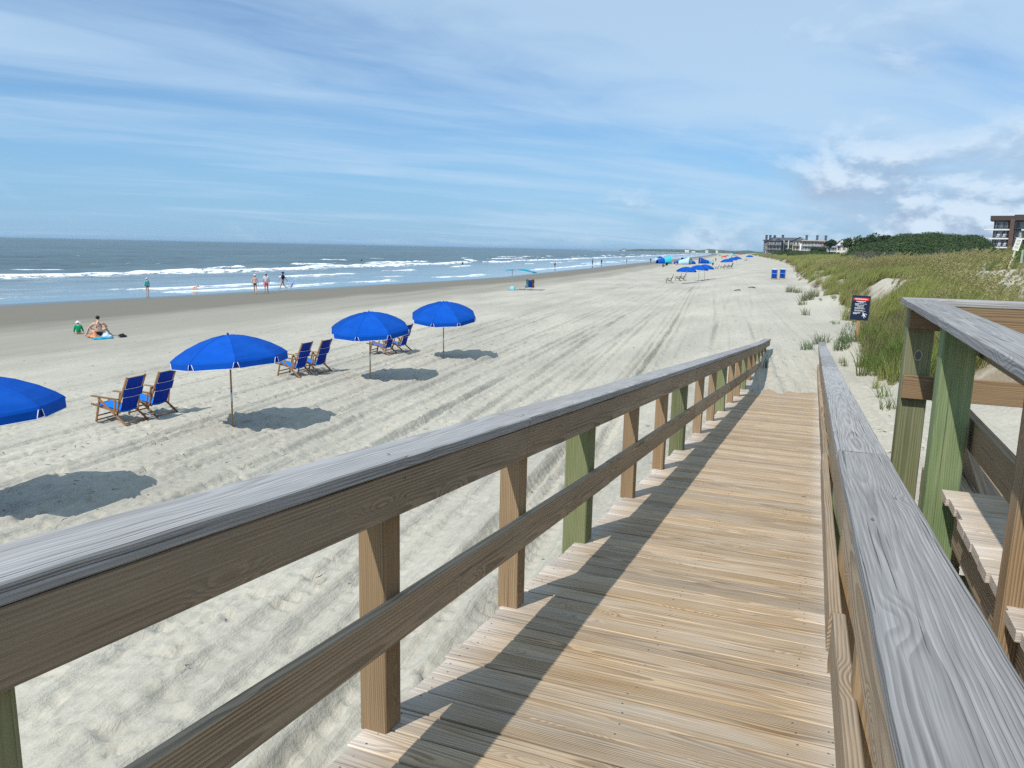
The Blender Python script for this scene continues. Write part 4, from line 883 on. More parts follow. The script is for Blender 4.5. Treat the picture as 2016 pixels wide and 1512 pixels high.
def blades(n,rad,h,wid,lean,seed,spread=.5,seg=4,hvar=.45,droop=.6):
    rs=np.random.RandomState(seed); V=[];F=[];L=[]
    for i in range(n):
        a=rs.rand()*6.283; r=rad*math.sqrt(rs.rand()); bx,by=r*math.cos(a),r*math.sin(a)
        hh=h*(1-hvar*rs.rand()); d=rs.rand()*6.283; sp=spread*rs.rand(); ox=math.cos(d)*sp+lean; oy=math.sin(d)*sp; cv=droop*rs.rand()
        wa=rs.rand()*3.14; wx,wy=math.cos(wa)*wid/2,math.sin(wa)*wid/2; b0=len(V); c=rs.rand()
        for k in range(seg+1):
            u=k/seg; x=bx+ox*hh*(u*u*(.55+cv)+.25*u); y=by+oy*hh*(u*u*(.55+cv)+.25*u); z=hh*(u-.38*cv*u*u*u)
            w_=(1-u**1.6)*1.0+.06
            V.append((x-wx*w_,y-wy*w_,z)); V.append((x+wx*w_,y+wy*w_,z)); L+= [(c,u,0)]*2
        for k in range(seg): q=b0+2*k; F.append((q,q+1,q+3,q+2))
    return V,F,L
def lvmesh(name,V,F,L,mats,MI=None):
    me=bpy.data.meshes.new(name); me.from_pydata(V,[],F); me.update(); a=me.attributes.new('lv','FLOAT_VECTOR','POINT'); a.data.foreach_set('vector',np.array(L,dtype=np.float32).ravel())
    for m_ in mats: me.materials.append(m_)
    if MI: me.polygons.foreach_set('material_index',MI)
    return me
def oats(seed,n=5):
    rs=np.random.RandomState(seed); V=[];F=[];L=[];MI=[]
    for i in range(n):
        bx,by=rs.randn(2)*.18; hh=1.15+.4*rs.rand(); ln=.35+.3*rs.rand(); pts=[]
        for k in range(9):
            u=k/8; pts.append((bx+ln*hh*u*u,by+.08*rs.randn()*0+.1*u*u*(i-2),hh*(u-.10*u**3)))
        b0=len(V)
        for k,p in enumerate(pts): V+=[(p[0]-.006,p[1]-.006,p[2]),(p[0]+.006,p[1]+.006,p[2])]; L+=[(.5,1,0)]*2
        for k in range(8): q=b0+2*k; F.append((q,q+1,q+3,q+2)); MI.append(0)
        for k in range(80):
            u=.70+.32*rs.rand(); p=(bx+ln*hh*u*u,by+.1*u*u*(i-2),hh*(u-.10*u**3)); s=.035+.03*rs.rand(); d=rs.randn(3)*.016
            c=(p[0]+d[0]+.02,p[1]+d[1],p[2]+d[2]-.02*rs.rand()); b1=len(V); ax=rs.randn(3);ax/=np.linalg.norm(ax)
            V+=[(c[0]-s*.6,c[1]-s*.3*ax[1],c[2]+s*.35),(c[0],c[1]+s*.4*ax[1],c[2]-s*.5*ax[0]*.5),(c[0]+s*.6,c[1]+s*.3,c[2]-s*.55),(c[0]+s*.1,c[1]-s*.3,c[2]+s*.25)]; L+=[(rs.rand(),1,0)]*4; F.append((b1,b1+1,b1+2,b1+3)); MI.append(1)
    return V,F,L,MI
def scatter(name,me,pts,sc,rz,label,cat,tl=None,zs=None):
    """one object whose points each carry a copy of the tuft mesh"""
    src=bpy.data.objects.new(name+'_tuft',me)
    pm=bpy.data.meshes.new(name); pm.from_pydata([tuple(p) for p in pts],[],[]); pm.update()
    for k,a in(('sc',sc),('rz',rz)):
        at=pm.attributes.new(k,'FLOAT','POINT'); at.data.foreach_set('value',np.asarray(a,dtype=np.float32))
    o=bpy.data.objects.new(name,pm); COL.objects.link(o)
    ng=bpy.data.node_groups.new(name,'GeometryNodeTree'); ng.interface.new_socket('Geometry',in_out='INPUT',socket_type='NodeSocketGeometry'); ng.interface.new_socket('Geometry',in_out='OUTPUT',socket_type='NodeSocketGeometry')
    gi=ng.nodes.new('NodeGroupInput');go=ng.nodes.new('NodeGroupOutput');ip=ng.nodes.new('GeometryNodeInstanceOnPoints');oi=ng.nodes.new('GeometryNodeObjectInfo'); oi.inputs['Object'].default_value=src; oi.inputs['As Instance'].default_value=True
    def na(nm): n=ng.nodes.new('GeometryNodeInputNamedAttribute'); n.data_type='FLOAT'; n.inputs['Name'].default_value=nm; return n.outputs['Attribute']
    cx=ng.nodes.new('ShaderNodeCombineXYZ'); ng.links.new(na('rz'),cx.inputs[2]); ng.links.new(gi.outputs[0],ip.inputs['Points']); ng.links.new(oi.outputs['Geometry'],ip.inputs['Instance']); ng.links.new(cx.outputs[0],ip.inputs['Rotation']); ng.links.new(na('sc'),ip.inputs['Scale']); ng.links.new(ip.outputs[0],go.inputs[0])
    md=o.modifiers.new('scatter','NODES'); md.node_group=ng; tag(o,label,cat,kind='stuff'); return o
rs=np.random.RandomState(12)
def sample(n,t0,t1,wmax,pw=1.):
    t=t0+(t1-t0)*rs.rand(n)**pw; w=toe(t)+.2+wmax*rs.rand(n)**1.2; return t,w
def emit(t,w,keep,dz=-.02):
    t=t[keep];w=w[keep]; z=terrain(t,w)+dz; x,y=xy(t,w)
    # keep clear of the walkways
    s=x*E2[0]+y*E2[1]; l=x*L2[0]+y*L2[1]; ok=~((s<8.2)&(l<4.2)); return t[ok],w[ok],np.stack([x,y,z],-1)[ok]
BARE=[(47,14,9,2.6),(38,12.5,3,2),(24,10.5,3.5,2.2),(27.8,7.9,2.6,1.5),(43,7.9,2.6,1.0),(75,20,12,3),(62,24,9,2.5)]
def cover(t,w):
    c=fbm(t/5.5,w/3.2,3,91)+.45*fbm(t/1.5,w/1.3,2,92)+.06
    for (a,b,c1_,c2_) in BARE: c=c-1.1*np.exp(-((t-a)/c1_)**2-((w-b)/c2_)**2)
    return c
kinds=[('dune_grass','g_olive',15000,(7,110),44,lambda t,w:(cover(t,w)>-.02)&(w>toe(t)+.7),(.75,1.25),(46,.20,.85,.011,.42),'olive dune grass leaning in the wind across the dunes'),
 ('dune_grass','g_green',9000,(7,120),46,lambda t,w:((cover(t,w)>-.1)&(cover(t+50,w)>.08))&(w>toe(t)+.5),(.6,1.1),(50,.20,.72,.011,.32),'green dune grass mixed through the dunes'),
 ('dry_grass','g_brown',8000,(8,120),40,lambda t,w:((cover(t,w)>-.12)&(cover(t+90,w+30)>.05))&(w>toe(t)+.3),(.5,.95),(40,.22,.60,.009,.25),'brown dead grass hanging over the dune scarps')]
for i,(nm,mk,n,(t0,t1),wm_,kf,(s0,s1),(nb,rad,h,wd,ln),lab) in enumerate(kinds):
    t,w=sample(n*2,t0,t1,wm_,1.35); t,w,p=emit(t,w,kf(t,w)); V,F,L=blades(nb,rad,h,wd,ln,i+5)
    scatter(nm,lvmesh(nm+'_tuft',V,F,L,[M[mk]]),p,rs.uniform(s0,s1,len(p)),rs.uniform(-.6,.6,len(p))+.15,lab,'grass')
# far dunes: broader tufts
t,w=sample(15000,105,900,90,1.7); t,w,p=emit(t,w,(cover(t/2,w/2)>-.25)&(w>toe(t)+1.)); V,F,L=blades(70,.8,.95,.045,.35,31)
scatter('far_dune_grass',lvmesh('far_tuft',V,F,L,[M['g_olive']]),p,rs.uniform(.8,1.5,len(p)),rs.uniform(-.6,.6,len(p)),'olive grass covering the far dunes up to the hotel','grass')
# low shrubs on the landward side
# sea oats with seed heads
t,w=sample(1500,11,85,32,1.1); t,w,p=emit(t,w,(cover(t,w)>-.1)&(w>toe(t)+1.)); V,F,L,MI=oats(3)
scatter('sea_oats',lvmesh('oat_tuft',V,F,L,[M['g_olive'],M['g_oat']],MI),p,rs.uniform(.85,1.3,len(p)),rs.uniform(-.5,.5,len(p)),'tall golden sea oat heads bending to the right above the dune grass','sea oats')
# sparse green shoots on bare dune sand
t=rs.uniform(22,46,420); w=toe(t)+rs.uniform(-1.5,2.2,420); t,w,p=emit(t,w,(fbm(t/3,w/2,2,95)>-.05)); V,F,L=blades(14,.10,.30,.010,.1,41,.9)
scatter('dune_shoots',lvmesh('shoot_tuft',V,F,L,[M['g_blue']]),p,rs.uniform(.5,1.15,len(p)),rs.uniform(0,6.28,len(p)),'sparse green shoots along the foot of the dune','grass')
# dense tall green patch between the notice and the upper walkway
for (n_,mk,h_,sd_,lab) in [(560,'g_green',.85,47,'tall green grass behind the notice and beside the corner post'),(330,'g_olive',.75,48,'olive grass mixed into the green patch behind the notice'),(150,'g_brown',.6,49,'brown dead stems at the foot of the green patch')]:
    t=rs.uniform(18.3,31,n_); w=3.2+rs.rand(n_)**.8*4.4+.05*(t-19); t,w,p=emit(t,w,(fbm(t/1.3,w/1.,2,97+sd_)>-.25)&(w>3.0+.14*(t-18.3)+.55*fbm(t/.8,w/.7,2,131))&(w<6.4+.0*t)); V,F,L=blades(36,.15,h_,.015,.14,sd_,.55,4)
    scatter('green_grass',lvmesh('green_tuft',V,F,L,[M[mk]]),p,rs.uniform(.5,1.25,len(p)),rs.uniform(0,6.28,len(p)),lab,'grass')
t=rs.uniform(33,56,900); w=toe(t)-.3+rs.rand(900)*2.3; t,w,p=emit(t,w,(fbm(t/2.,w/1.3,2,197)>-.3)&(((t-43)/3.5)**2+((w-7.9)/1.5)**2>1)); V,F,L=blades(40,.2,.9,.016,.28,57,.5,4)
scatter('tall_grass',lvmesh('tall_tuft',V,F,L,[M['g_olive']]),p,rs.uniform(.7,1.3,len(p)),rs.uniform(-.8,.8,len(p)),'tall olive grass at the seaward corner of the dune behind the notice','grass')
# single clumps
protos=[]
for k,(mk,n,rad,h,wd,ln,sp) in enumerate([('g_green',300,.42,.95,.013,.10,.55),('g_blue',80,.25,.50,.014,.05,.8),('g_green',34,.16,.45,.014,.1,.9),('g_olive',240,.45,.95,.012,.25,.5)]):
    V,F,L=blades(n,rad,h,wd,ln,60+k,sp,5); protos.append(lvmesh('grass_clump',V,F,L,[M[mk]]))
def clump(k,t,w,sc,rz,label,grp='grass clumps at the foot of the dune',zz=0.,raw=None):
    o=bpy.data.objects.new('grass_clump',protos[k]); COL.objects.link(o); tag(o,label,'grass clump',grp); o.location=P3d(t,w,-.03+zz); o.scale=(sc,sc,sc); o.rotation_euler=(0,0,rz); return o
for a in [(0,20.4,4.25,1.05,0,'big green grass clump right behind the ramp railing, front one below the sign'),(3,19.6,4.75,1.15,1,'olive grass clump right of the front clump, beside the green corner post'),(0,21.8,4.8,1.1,2,'tall green clump between the sign stake and the corner post'),(3,22.6,5.4,1.1,2.6,'olive clump behind the sign at its right'),
 (1,24.6,3.35,1.1,0,'loose blue green grass clump left of the sign stake'),(1,25.3,3.65,1.15,1.4,'blue green grass clump just behind the sign'),(1,26.3,2.95,1.,2.,'loose clump by the end of the right hand railing'),(1,25.2,2.45,.9,3.,'small clump poking out left of the right railing end'),
 (2,15.9,3.1,.9,1.,'few green blades on bare sand right of the ramp'),(2,17.2,3.25,1.05,2.,'thin tuft in front of the big clump'),(1,61.5,4.4,1.5,0,'isolated green patch on the pale sand left of the dune'),(1,60.8,4.9,1.2,2,'green patch at the right of the isolated one'),(1,46.5,4.3,1.5,1,'green tuft on the little sand mound before the dune'),(2,44.5,3.9,1.6,2,'sparse tuft below the sand mound'),(1,50.5,5.0,1.7,.4,'tuft at the top of the sand mound'),(2,39.,3.6,1.3,3.,'tiny sprigs on the smooth sand far behind the sign'),(3,36.5,5.4,1.3,.3,'olive clump at the dune corner left of the sign'),
 (1,12.6,4.6,.9,.2,'sprigs seen between the two green posts'),(1,11.9,5.2,1.,1.2,'sprigs seen under the side railing of the upper walkway'),(2,11.1,5.4,1.2,2.2,'blades in the sand below the far side rail'),(2,12.3,5.9,1.3,.9,'blades behind the far side rail at the right edge')]:
    clump(*a)
p=RP(20.3,-1.1,0); tt_,ww_=tw(p.x,p.y); V,F,L=blades(12,.05,.55,.018,.35,77,.6,5); protos.append(lvmesh('grass_clump',V,F,L,[M['leaf_d']])); clump(4,float(tt_),float(ww_),1.,.2,'dark spiky grass growing through the buried end of the left railing',None)
# ---------------------------------------------------------------- shrubs and woods
def clustermesh(name,n,r,ls,m_,seed,flat=.75):
    rs=np.random.RandomState(seed); V=[];F=[];L=[]
    for i in range(n):
        d=rs.randn(3); d/=np.linalg.norm(d); d[2]=abs(d[2])*1. if rs.rand()<.75 else d[2]; rr_=r*(.55+.5*rs.rand()); c=d*rr_*np.array([1,1,flat])
        u=rs.randn(3); u-=d*u.dot(d)*.6; u/=np.linalg.norm(u); v=np.cross(d,u); v/=np.linalg.norm(v); s=ls*(.6+.8*rs.rand()); b0=len(V)
        for (a,b_) in ((-1,-.4),(0,-.7),(1,.3),(0,.7)): V.append(tuple(c+u*a*s*.6+v*b_*s*.6))
        L+=[(rs.rand(),1,0)]*4; F.append((b0,b0+1,b0+2,b0+3))
    return lvmesh(name,V,F,L,[m_])
def polar(d,azdeg): a=R(azdeg); return d*math.sin(a),d*math.cos(a)
def pxaz(c):   # compass bearing of a column of the photograph at the horizon
    v=(c-1008)/1514*rr+(500-756)/1514*dd+fw; return math.degrees(math.atan2(v.x,v.y))
def wood_mass(name,label,mk,items,r0,ls,seed,cat='shrubs',nl=240):
    rs=np.random.RandomState(seed); pts=[];sc=[]
    for (x,y,z,R_) in items:
        k=int(9+4*R_)
        for q in range(k):
            d=rs.randn(3); d/=np.linalg.norm(d); d[2]=abs(d[2]); pts.append((x+d[0]*R_,y+d[1]*R_,z+d[2]*R_*.75-.3)); sc.append(rs.uniform(.7,1.25)*R_/2.6)
    return scatter(name,clustermesh(name+'_leaves',nl,r0,ls,M[mk],seed),pts,sc,rs.uniform(0,6.28,len(pts)),label,cat)
rs=np.random.RandomState(4)
it=[]
for k in range(420):   # dark maritime wood right of the houses
    px=1700+rs.rand()*222; d=165+115*rs.rand(); x,y=polar(d,pxaz(px)); top=math.cos(R(pxaz(px)))*np.interp(px,[1700,1740,1790,1850,1905,1935,2030],[3.,4.2,6.6,6.9,6.0,6.6,6.5])*np.interp(d,[165,215,280],[.12,.82,1.0])*(d/230)
    it.append((x,y,top-3.6+rs.randn()*.35,rs.uniform(1.8,3.4)))
wood_mass('maritime_wood','dark green wood rising behind the dunes left of the brown building','leaf_d',it,1.9,.22,5,'wood',620)
it=[]
for k in range(150):
    px=1690+rs.rand()*260; d=125+60*rs.rand(); x,y=polar(d,pxaz(px)); it.append((x,y,np.interp(d,[125,185],[-2.2,-.6])+.3*rs.randn(),rs.uniform(1.1,2.0)))
wood_mass('grey_scrub','grey green scrub in front of the dark wood','leaf_g',it,1.6,.16,6,'scrub',nl=420)
it=[]
for k in range(420):   # bright thicket before the building
    px=1780+rs.rand()**.7*270; d=70+60*rs.rand(); x,y=polar(d,pxaz(px)); top=.85*np.interp(px,[1780,1860,1930,1980,2050],[-.6,-.1,.25,1.7,3.0])*np.interp(d,[70,125],[.0,1.0])+np.interp(d,[70,125],[-.75,.15])
    it.append((x,y,top-1.75,rs.uniform(.9,1.7)))
wood_mass('bright_thicket','bright green thicket below the brown building','leaf_b',it,1.35,.14,7,'thicket',480)
it=[]
for k in range(230):   # low green belt in front of hotel and houses
    px=1508+rs.rand()*232; d=300+250*rs.rand(); x,y=polar(d,pxaz(px)); tt_,ww_=tw(x,y)
    if ww_<float(toe(np.array([tt_]))[0])+9: continue
    it.append((x,y,np.interp(d,[300,550],[-2.6,-1.2])+rs.randn()*.4,rs.uniform(1.4,2.8)))
wood_mass('green_belt','belt of dark green bushes in front of the far hotel','leaf_d',it,2.,.32,8,'bushes',320)
def leafy_tree(px,d,top,cw,chh,label,seed,mk='leaf_d'):
    x,y=polar(d,pxaz(px)); gx,gy=tw(x,y); g0=gz(gx,gy); root=empty('tree',(x,y,g0),0,label,'tree','trees standing out behind the dunes'); rs=np.random.RandomState(seed)
    top=top*math.cos(R(pxaz(px))); H=top-g0; q=MB(); q.tube([(0,0,-.5),(.1,0,H*.4),(-.15,.1,H*.7),(.1,0,H*.9)],[.28,.22,.16,.06],7)
    for k in range(5): a=k*1.3; q.tube([(-.1,.05,H*.62),(math.cos(a)*cw*.25,math.sin(a)*cw*.25,H*.78),(math.cos(a)*cw*.4,math.sin(a)*cw*.4,H*.86)],[.12,.08,.03],5)
    q.build('trunk',[M['drift']],root)
    V=[];F=[];L=[]
    for c in range(16):
        d_=rs.randn(3); d_/=np.linalg.norm(d_); cc=np.array([d_[0]*cw*.34,d_[1]*cw*.34,H-chh*.5+d_[2]*chh*.32]); R_=cw*rs.uniform(.13,.22)
        for k in range(150):
            e=rs.randn(3); e/=np.linalg.norm(e); p=cc+e*R_*(.7+.4*rs.rand()); u=rs.randn(3)*.30; v=rs.randn(3)*.30; b0=len(V)
            V+=[tuple(p-u),tuple(p-v*.6),tuple(p+u),tuple(p+v*.6)]; L+=[(rs.rand(),1,0)]*4; F.append((b0,b0+1,b0+2,b0+3))
    link('crown',lvmesh('crown',V,F,L,[M[mk]]),root)
for a in [(1681,330,7.2,8.5,4.8,'round dark tree left of the bigger one, behind the white house',1),(1720,330,8.0,11,5.6,'largest round dark tree behind the dunes between houses and wood',2),(1744,340,8.2,6.,3.2,'flat topped tree just right of the largest round one',3),(1632,480,8.6,7,3.,'small dark tree rising behind the low grey apartment roof',4),(1657,440,7.8,7,3.,'small tree between the grey apartments and the round trees',5),(1610,470,4.5,9,5.,'dark tree hiding the right end of the pink apartment block',6),(1700,420,6.5,9,4.,'low spreading tree between the two round dark trees',7),(1549,540,2.8,10,5.,'dark tree in front of the columned hotel wing',8)]: leafy_tree(*a)
# far shore woods
def ridge(name,label,az0,az1,d,h0,h1,dep,seed,step=14.):
    n=int((az1-az0)/(step/d*57.3)); V=[];F=[]; prof=[(0,0),(.08,.55),(.25,.9),(.5,1.),(.8,.9),(1,0)]
    for i in range(n+1):
        a=az0+(az1-az0)*i/n; ends=min(1,i/6,(n-i)/6); hh=(h0+(h1-h0)*i/n)*(.72+.28*float(fbm(np.array([i/3.2]),np.array([0.]),3,seed)[0]*1.6+.3))*max(.15,ends)
        for (u,v) in prof:
            x,y=polar(d+dep*u+ (6*float(vn(np.array([i/2.]),np.array([u*9]),seed)[0])),a); V.append((x,y,-3.5+(hh+3.5)*v+.8*v*float(vn(np.array([i*.9]),np.array([u*7]),seed+3)[0])))
    k=len(prof)
    for i in range(n):
        for j in range(k-1): F.append((i*k+j,(i+1)*k+j,(i+1)*k+j+1,i*k+j+1))
    me=bpy.data.meshes.new(name); me.from_pydata(V,[],F); me.update(); o=link(name,me,None,[M['farwood']]); tag(o,label,'far woods',kind='stuff'); return o
m,N,b=newmat('far_woods'); g=N.n.new('ShaderNodeTexCoord').outputs['Object']; c=N.mix(N.map(N.noise(g,.06,5,.7),.35,.65),(.035,.06,.04),(.09,.12,.08)); N.l.new(c,b.inputs['Base Color']); b.inputs['Roughness'].default_value=.9; N.l.new(N.bump(N.noise(g,.15,4,.7),1.,3.),b.inputs['Normal']); M['farwood']=m
ridge('far_woods','dark line of trees on the distant curving shore',7.6,18.2,3250,11,13,120,3)
ridge('far_woods','nearer dark tree belt rising toward the hotel',15.6,18.9,1500,5.2,7.,90,8,9.)
# ---------------------------------------------------------------- buildings
M['brownwall']=mat('brown_stucco',(.115,.078,.062),.9,.1,.15,.8); M['slab']=mat('white_concrete',(.66,.66,.66),.8,.2,.05,2.); M['glass']=mat('dark_glass',(.03,.045,.06),.08,.6); M['curtain']=mat('curtain',(.38,.42,.42),.9)
M['greywall']=mat('grey_shingle',(.15,.155,.165),.9,.1,.15,.5); M['roofg']=mat('grey_roof',(.085,.095,.115),.85,.15,.15,.5); M['roofd']=mat('brown_fascia',(.065,.048,.045),.85); M['pinkwall']=mat('pink_brick',(.30,.19,.165),.9,.1,.1,.6); M['cream']=mat('cream_wall',(.62,.58,.50),.9,.1,.05,.5); M['tanroof']=mat('tan_roof',(.42,.37,.30),.9)
def bpart(root,name,m_,boxes,rot=None):
    x=MB()
    for c,d in boxes: x.box(c,d)
    return x.build(name,[m_] if not isinstance(m_,list) else m_,root)
def window(root,x,y,z,w,h,cur=.4,frame='slab'):
    f=MB(); t=.09
    f.box((x,y,z+h/2),(w,.1,t)); f.box((x,y,z-h/2),(w,.1,t)); f.box((x-w/2,y,z),(t,.1,h)); f.box((x+w/2,y,z),(t,.1,h)); f.box((x,y,z),(t*.7,.1,h))
    fo=f.build('window',[M[frame]],root); p=MB(); p.box((x,y+.04,z),(w-.02,.02,h-.02)); p.build('pane',[M['glass']],fo)
    if cur>0: q=MB(); q.box((x+w*(.5-cur/2)-.06,y+.02,z),(w*cur*.8,.015,h-.1)); q.build('curtain',[M['curtain']],fo)
# brown block of flats at the right edge; local x right, -y towards the beach
d=306; x0,y0=polar(d,pxaz(1949)); ab=empty('apartment_building',(x0,y0,-.9),-R(pxaz(1949))-R(2),'brown three storey block with white balcony slabs above the thicket at the right edge','building')
FL=[4.45,7.35,10.25]; Wd=34.
bpart(ab,'wall',M['brownwall'],[((Wd/2,6.,6.),(Wd,8.,15.4))])
bpart(ab,'roof',M['roofd'],[((Wd/2-.3,4.6,14.0),(Wd+1.6,11.4,1.5)),((Wd/2+3,5,14.95),(Wd-5,10,.35))])
for k,z in enumerate(FL):
    bpart(ab,'balcony',M['slab'],[((1.6,.6,z),(8.2+.4*(2-k),2.9,.42)),((Wd/2+3.8,.9,z),(Wd-8.2,2.3,.42))])
    r=MB(); r.box((.6,-.78,z+1.2),(7.4,.05,.06)); r.box((-2.4-.2*(2-k),.5,z+1.2),(.05,2.6,.06))
    for q in range(16): r.box((-2.4+q*.42,-.78,z+.7),(.035,.035,1.))
    for q in range(6): r.box((-2.4-.2*(2-k),-.7+q*.45,z+.7),(.035,.035,1.))
    r.build('balcony_rail',[M['steel']],ab)
bpart(ab,'pier',M['brownwall'],[((5.25,.3,7.),(1.25,3.4,13.6))]); bpart(ab,'pier',M['brownwall'],[((22.,.3,7.),(1.25,3.4,13.6))])
bpart(ab,'divider',M['slab'],[((9.4,.8,7.4),(.35,2.,11.6))]); bpart(ab,'divider',M['slab'],[((17.,.8,7.4),(.35,2.,11.6))])
for z in (3.,5.95,8.85,11.75):
    for k,xx in enumerate((1.5,3.2,7.4,11.8,15,19,25,29)): window(ab,xx,1.94,z,[1.7,1.4,2.6,2.4,2.,2.4,2.4,2.4][k],2.15,[.3,.25,.45,.5,.3,.4,.3,.5][k])
for (xx,z,lab) in [(1.6,7.56,'white lounge chair on the middle balcony, left one'),(3.3,7.56,'white lounge chair on the middle balcony, right one'),(2.2,4.66,'white chair on the lowest balcony, left one'),(3.8,4.66,'white chair on the lowest balcony, right one')]:
    c=low_chair(lab,'chair',M['white'],M['white'],(0,0),0,group='white chairs on the balconies'); c.location=ab.matrix_basis@Vector((xx,.1,z)); c.rotation_euler=(0,0,ab.rotation_euler[2]+R(200)); c.scale=(1.25,)*3
# hotel with gables and columns
def facade(name,label,px,d,rz,w,dep,zb,zt,floors,wall,win,roofm,kind,cols=0,chim=(),lf=None):
    x,y=polar(d,pxaz(px)); b_=empty(name,(x,y,0),-R(pxaz(px))+R(rz),label,'building'); H=zt-zb
    bpart(b_,'wall',M[wall],[((w/2,dep/2,(zb+zt)/2),(w,dep,H))])
    fh=H/floors
    for f in range(floors):
        z=zb+fh*(f+.5)
        for k in range(win):
            xx=w*(k+.5)/win; window(b_,xx,-.03,z,w/win*.55,fh*.55,.3,'slab' if wall!='cream' else 'greywall')
        if lf: bpart(b_,'balcony',M[lf],[((w/2,-.7,zb+fh*f+.1),(w*.96,1.4,.35)),((w/2,-1.35,zb+fh*f+1.1),(w*.96,.06,.12))])
    if kind=='gable':
        x_=MB(); r=.9
        x_.add([(-r,-r,zt),(w+r,-r,zt),(w+r,dep+r,zt),(-r,dep+r,zt),(-r,dep/2,zt+2.3),(w+r,dep/2,zt+2.3)],[(0,1,5,4),(2,3,4,5),(0,4,3),(1,2,5),(3,2,1,0)]); ro=x_.build('roof',[M[roofm]],b_)
    elif kind=='front':
        x_=MB(); r=.8
        x_.add([(-r,-r,zt),(w+r,-r,zt),(w+r,dep+r,zt),(-r,dep+r,zt),(w/2,-r,zt+3.),(w/2,dep+r,zt+3.)],[(0,4,5,3),(1,2,5,4),(3,2,1,0)]); x_.add([(-r+.6,-r+.3,zt),(w+r-.6,-r+.3,zt),(w/2,-r+.3,zt+2.6)],[(0,1,2)]); ro=x_.build('roof',[M[roofm]],b_)
        window(b_,w/2,-r-.05,zt+.9,1.4,1.2,0)
    else: ro=bpart(b_,'roof',M[roofm],[((w/2,dep/2-.4,zt+.35),(w+1.4,dep+2.2,.7))])
    for c in chim: bpart(ro,'chimney',M['roofg'],[((c,dep*.6,zt+2.4),(1.5,1.5,3.2)),((c,dep*.6,zt+4.1),(2.,2.,.3))])
    for k in range(cols): bpart(b_,'column',M['cream'],[((w*(k+.5)/cols,-1.3,(zb+zt)/2),(.7,.7,H))])
    return b_
facade('hotel_wing','low dark end pavilion at the far left of the hotel',1502,600,-6,5.,10,-1,9.0,3,'greywall',2,'roofg','flat',0,(1.,))
facade('hotel_wing','dark grey gabled hotel wing with a wide front gable, leftmost',1509,590,-6,9.5,12,-1,8.8,3,'greywall',4,'roofg','front',0,(1.,4.),'roofd')
facade('hotel_wing','grey hotel wing with four tall cream columns under a long roof',1528,600,-6,13.,12,-1,9.3,3,'greywall',5,'roofg','gable',4,(3.,),'roofd')
facade('hotel_wing','pale gabled hotel wing right of the columned one',1559,595,-6,9.,12,-1,9.0,3,'cream',4,'roofg','front',0,(),'roofd')
facade('hotel_wing','long flat roofed wing with balconies and a pink end wall',1578,585,-4,12.5,12,-1,9.0,3,'greywall',6,'tanroof','flat',0,(2.,9.),'slab')
facade('hotel_wing','pink brick block at the right end of the balconied wing',1611,584,-4,5.5,12,-1,8.9,3,'pinkwall',2,'tanroof','flat',0,(3.5,))
facade('hotel_wing','low grey green balconied block half hidden by trees',1623,560,-4,16.,12,-1,8.0,3,'greywall',7,'tanroof','flat',0,(),'slab')
facade('house','small white house with dark windows in front of the grey block',1646,400,-8,4.6,6,-1,4.4,2,'cream',2,'slab','front')
facade('house','white house with a sloping pale roof left of the round trees',1684,370,10,7.,6,-.5,4.2,1,'cream',3,'slab','gable')
facade('house','second pale roofed house half hidden right of the sloping roof',1702,380,-10,5.,6,-.5,4.6,1,'cream',2,'tanroof','front')
x_=MB(); x,y=polar(560,pxaz(1575)); x_.tube([(x,y,-2),(x,y,6.8)],.55,8); o=x_.build('beach_marker',[M['slab']]); tag(o,'tall white post in front of the balconied hotel wing','post')
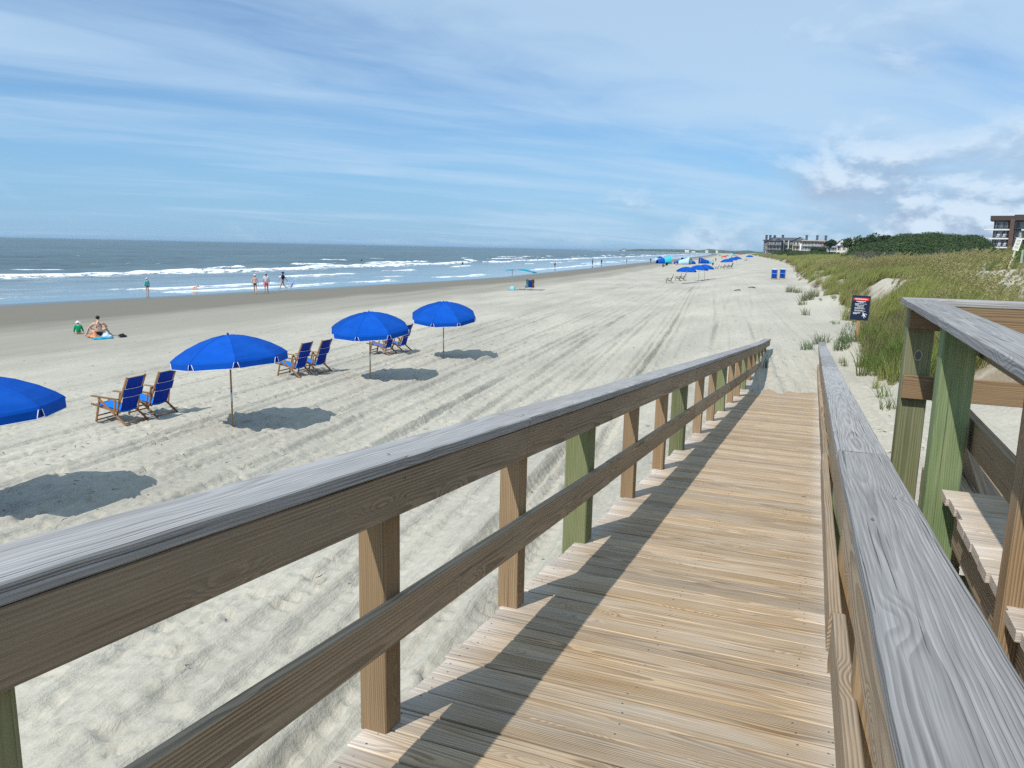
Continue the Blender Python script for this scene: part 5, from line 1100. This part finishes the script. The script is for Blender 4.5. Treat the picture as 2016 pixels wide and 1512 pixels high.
for k,(px,d,w_,lab) in enumerate([(1352,3200,16,'white far house, left of a pair on the distant shore'),(1365,3200,14,'white far house, right of a pair on the distant shore'),(1391,3180,10,'lone white far house above the tents on the distant shore'),(1228,3180,12,'white far house near the tip of the distant shore'),(1411,3180,8,'small pale far house right of the lone one')]):
    x,y=polar(d,pxaz(px)); b_=empty('house',(x,y,-3.5),-R(pxaz(px)),lab,'house','white houses on the distant shore'); bpart(b_,'wall',M['cream'],[((0,0,3.5),(w_,10,7))]); q=MB(); q.add([(-w_/2-1,-6,7),(w_/2+1,-6,7),(w_/2+1,6,7),(-w_/2-1,6,7),(-w_/2,0,9.5),(w_/2,0,9.5)],[(0,1,5,4),(2,3,4,5),(0,4,3),(1,2,5),(3,2,1,0)]); q.build('roof',[M['roofg'] if k%2 else M['slab']],b_)
# stakes and notice on the right hand dune crest
def at(px,d): x,y=polar(d,pxaz(px)); t,w=tw(x,y); return float(t),float(w)
x=MB(); x.board((0,.02,-.4),(.0,.02,1.45),(0,1,0),.09,.05,0,seg=.4); ns=empty('dune_notice',(0,0,0),0,'leaning pale notice board on a post in the dunes below the brown building','sign'); x.build('stake',[mat('bleached_wood',(.50,.47,.36),.9,.1,.15,12.)],ns)
x=MB(); x.box((0,-.02,1.62),(.26,.02,.62)); x.build('panel',[mat('faded_panel',(.66,.66,.60),.7)],ns)
x=MB(); 
for z,a in ((1.82,.08),(1.76,.07),(1.66,.09),(1.60,.06),(1.50,.08),(1.44,.07)): x.box((0,-.0325,z),(a*2,.003,.025))
x.build('lettering',[mat('faded_grey',(.25,.27,.27),.8)],ns)
t,w=at(1986,46); place(ns,t,w,30,.0); ns.rotation_euler=(0,R(11),-R(30))
for (px,d,hh,lab) in [(2012,47,1.30,'short grey green stake right of the leaning notice'),(1941,50,1.15,'thin weathered stake left of the leaning notice')]:
    x=MB(); x.board((0,0,-.4),(0.02,0,hh),(0,1,0),.10,.05,0,seg=.3); o=x.build('stake',[mat('grey_stake',(.30,.33,.27),.9,.1,.15,12.)]); tag(o,lab,'post'); t,w=at(px,d); place(o,t,w,25)
# ---------------------------------------------------------------- sea haze
x=MB(); x.box((0,9000,4.),(80000,80000,28.)); hz=x.build('haze',[],None,wood=False)
hm=bpy.data.materials.new('haze_air'); hm.use_nodes=True; nt=hm.node_tree; nt.nodes.remove(nt.nodes['Principled BSDF']); pv=nt.nodes.new('ShaderNodeVolumePrincipled')
pv.inputs['Color'].default_value=(.55,.78,1.,1); pv.inputs['Density'].default_value=7e-5; pv.inputs['Anisotropy'].default_value=.2; nt.links.new(pv.outputs[0],nt.nodes['Material Output'].inputs['Volume'])
hz.data.materials.append(hm); tag(hz,'thin sea haze over the far beach and sea','haze',kind='stuff')
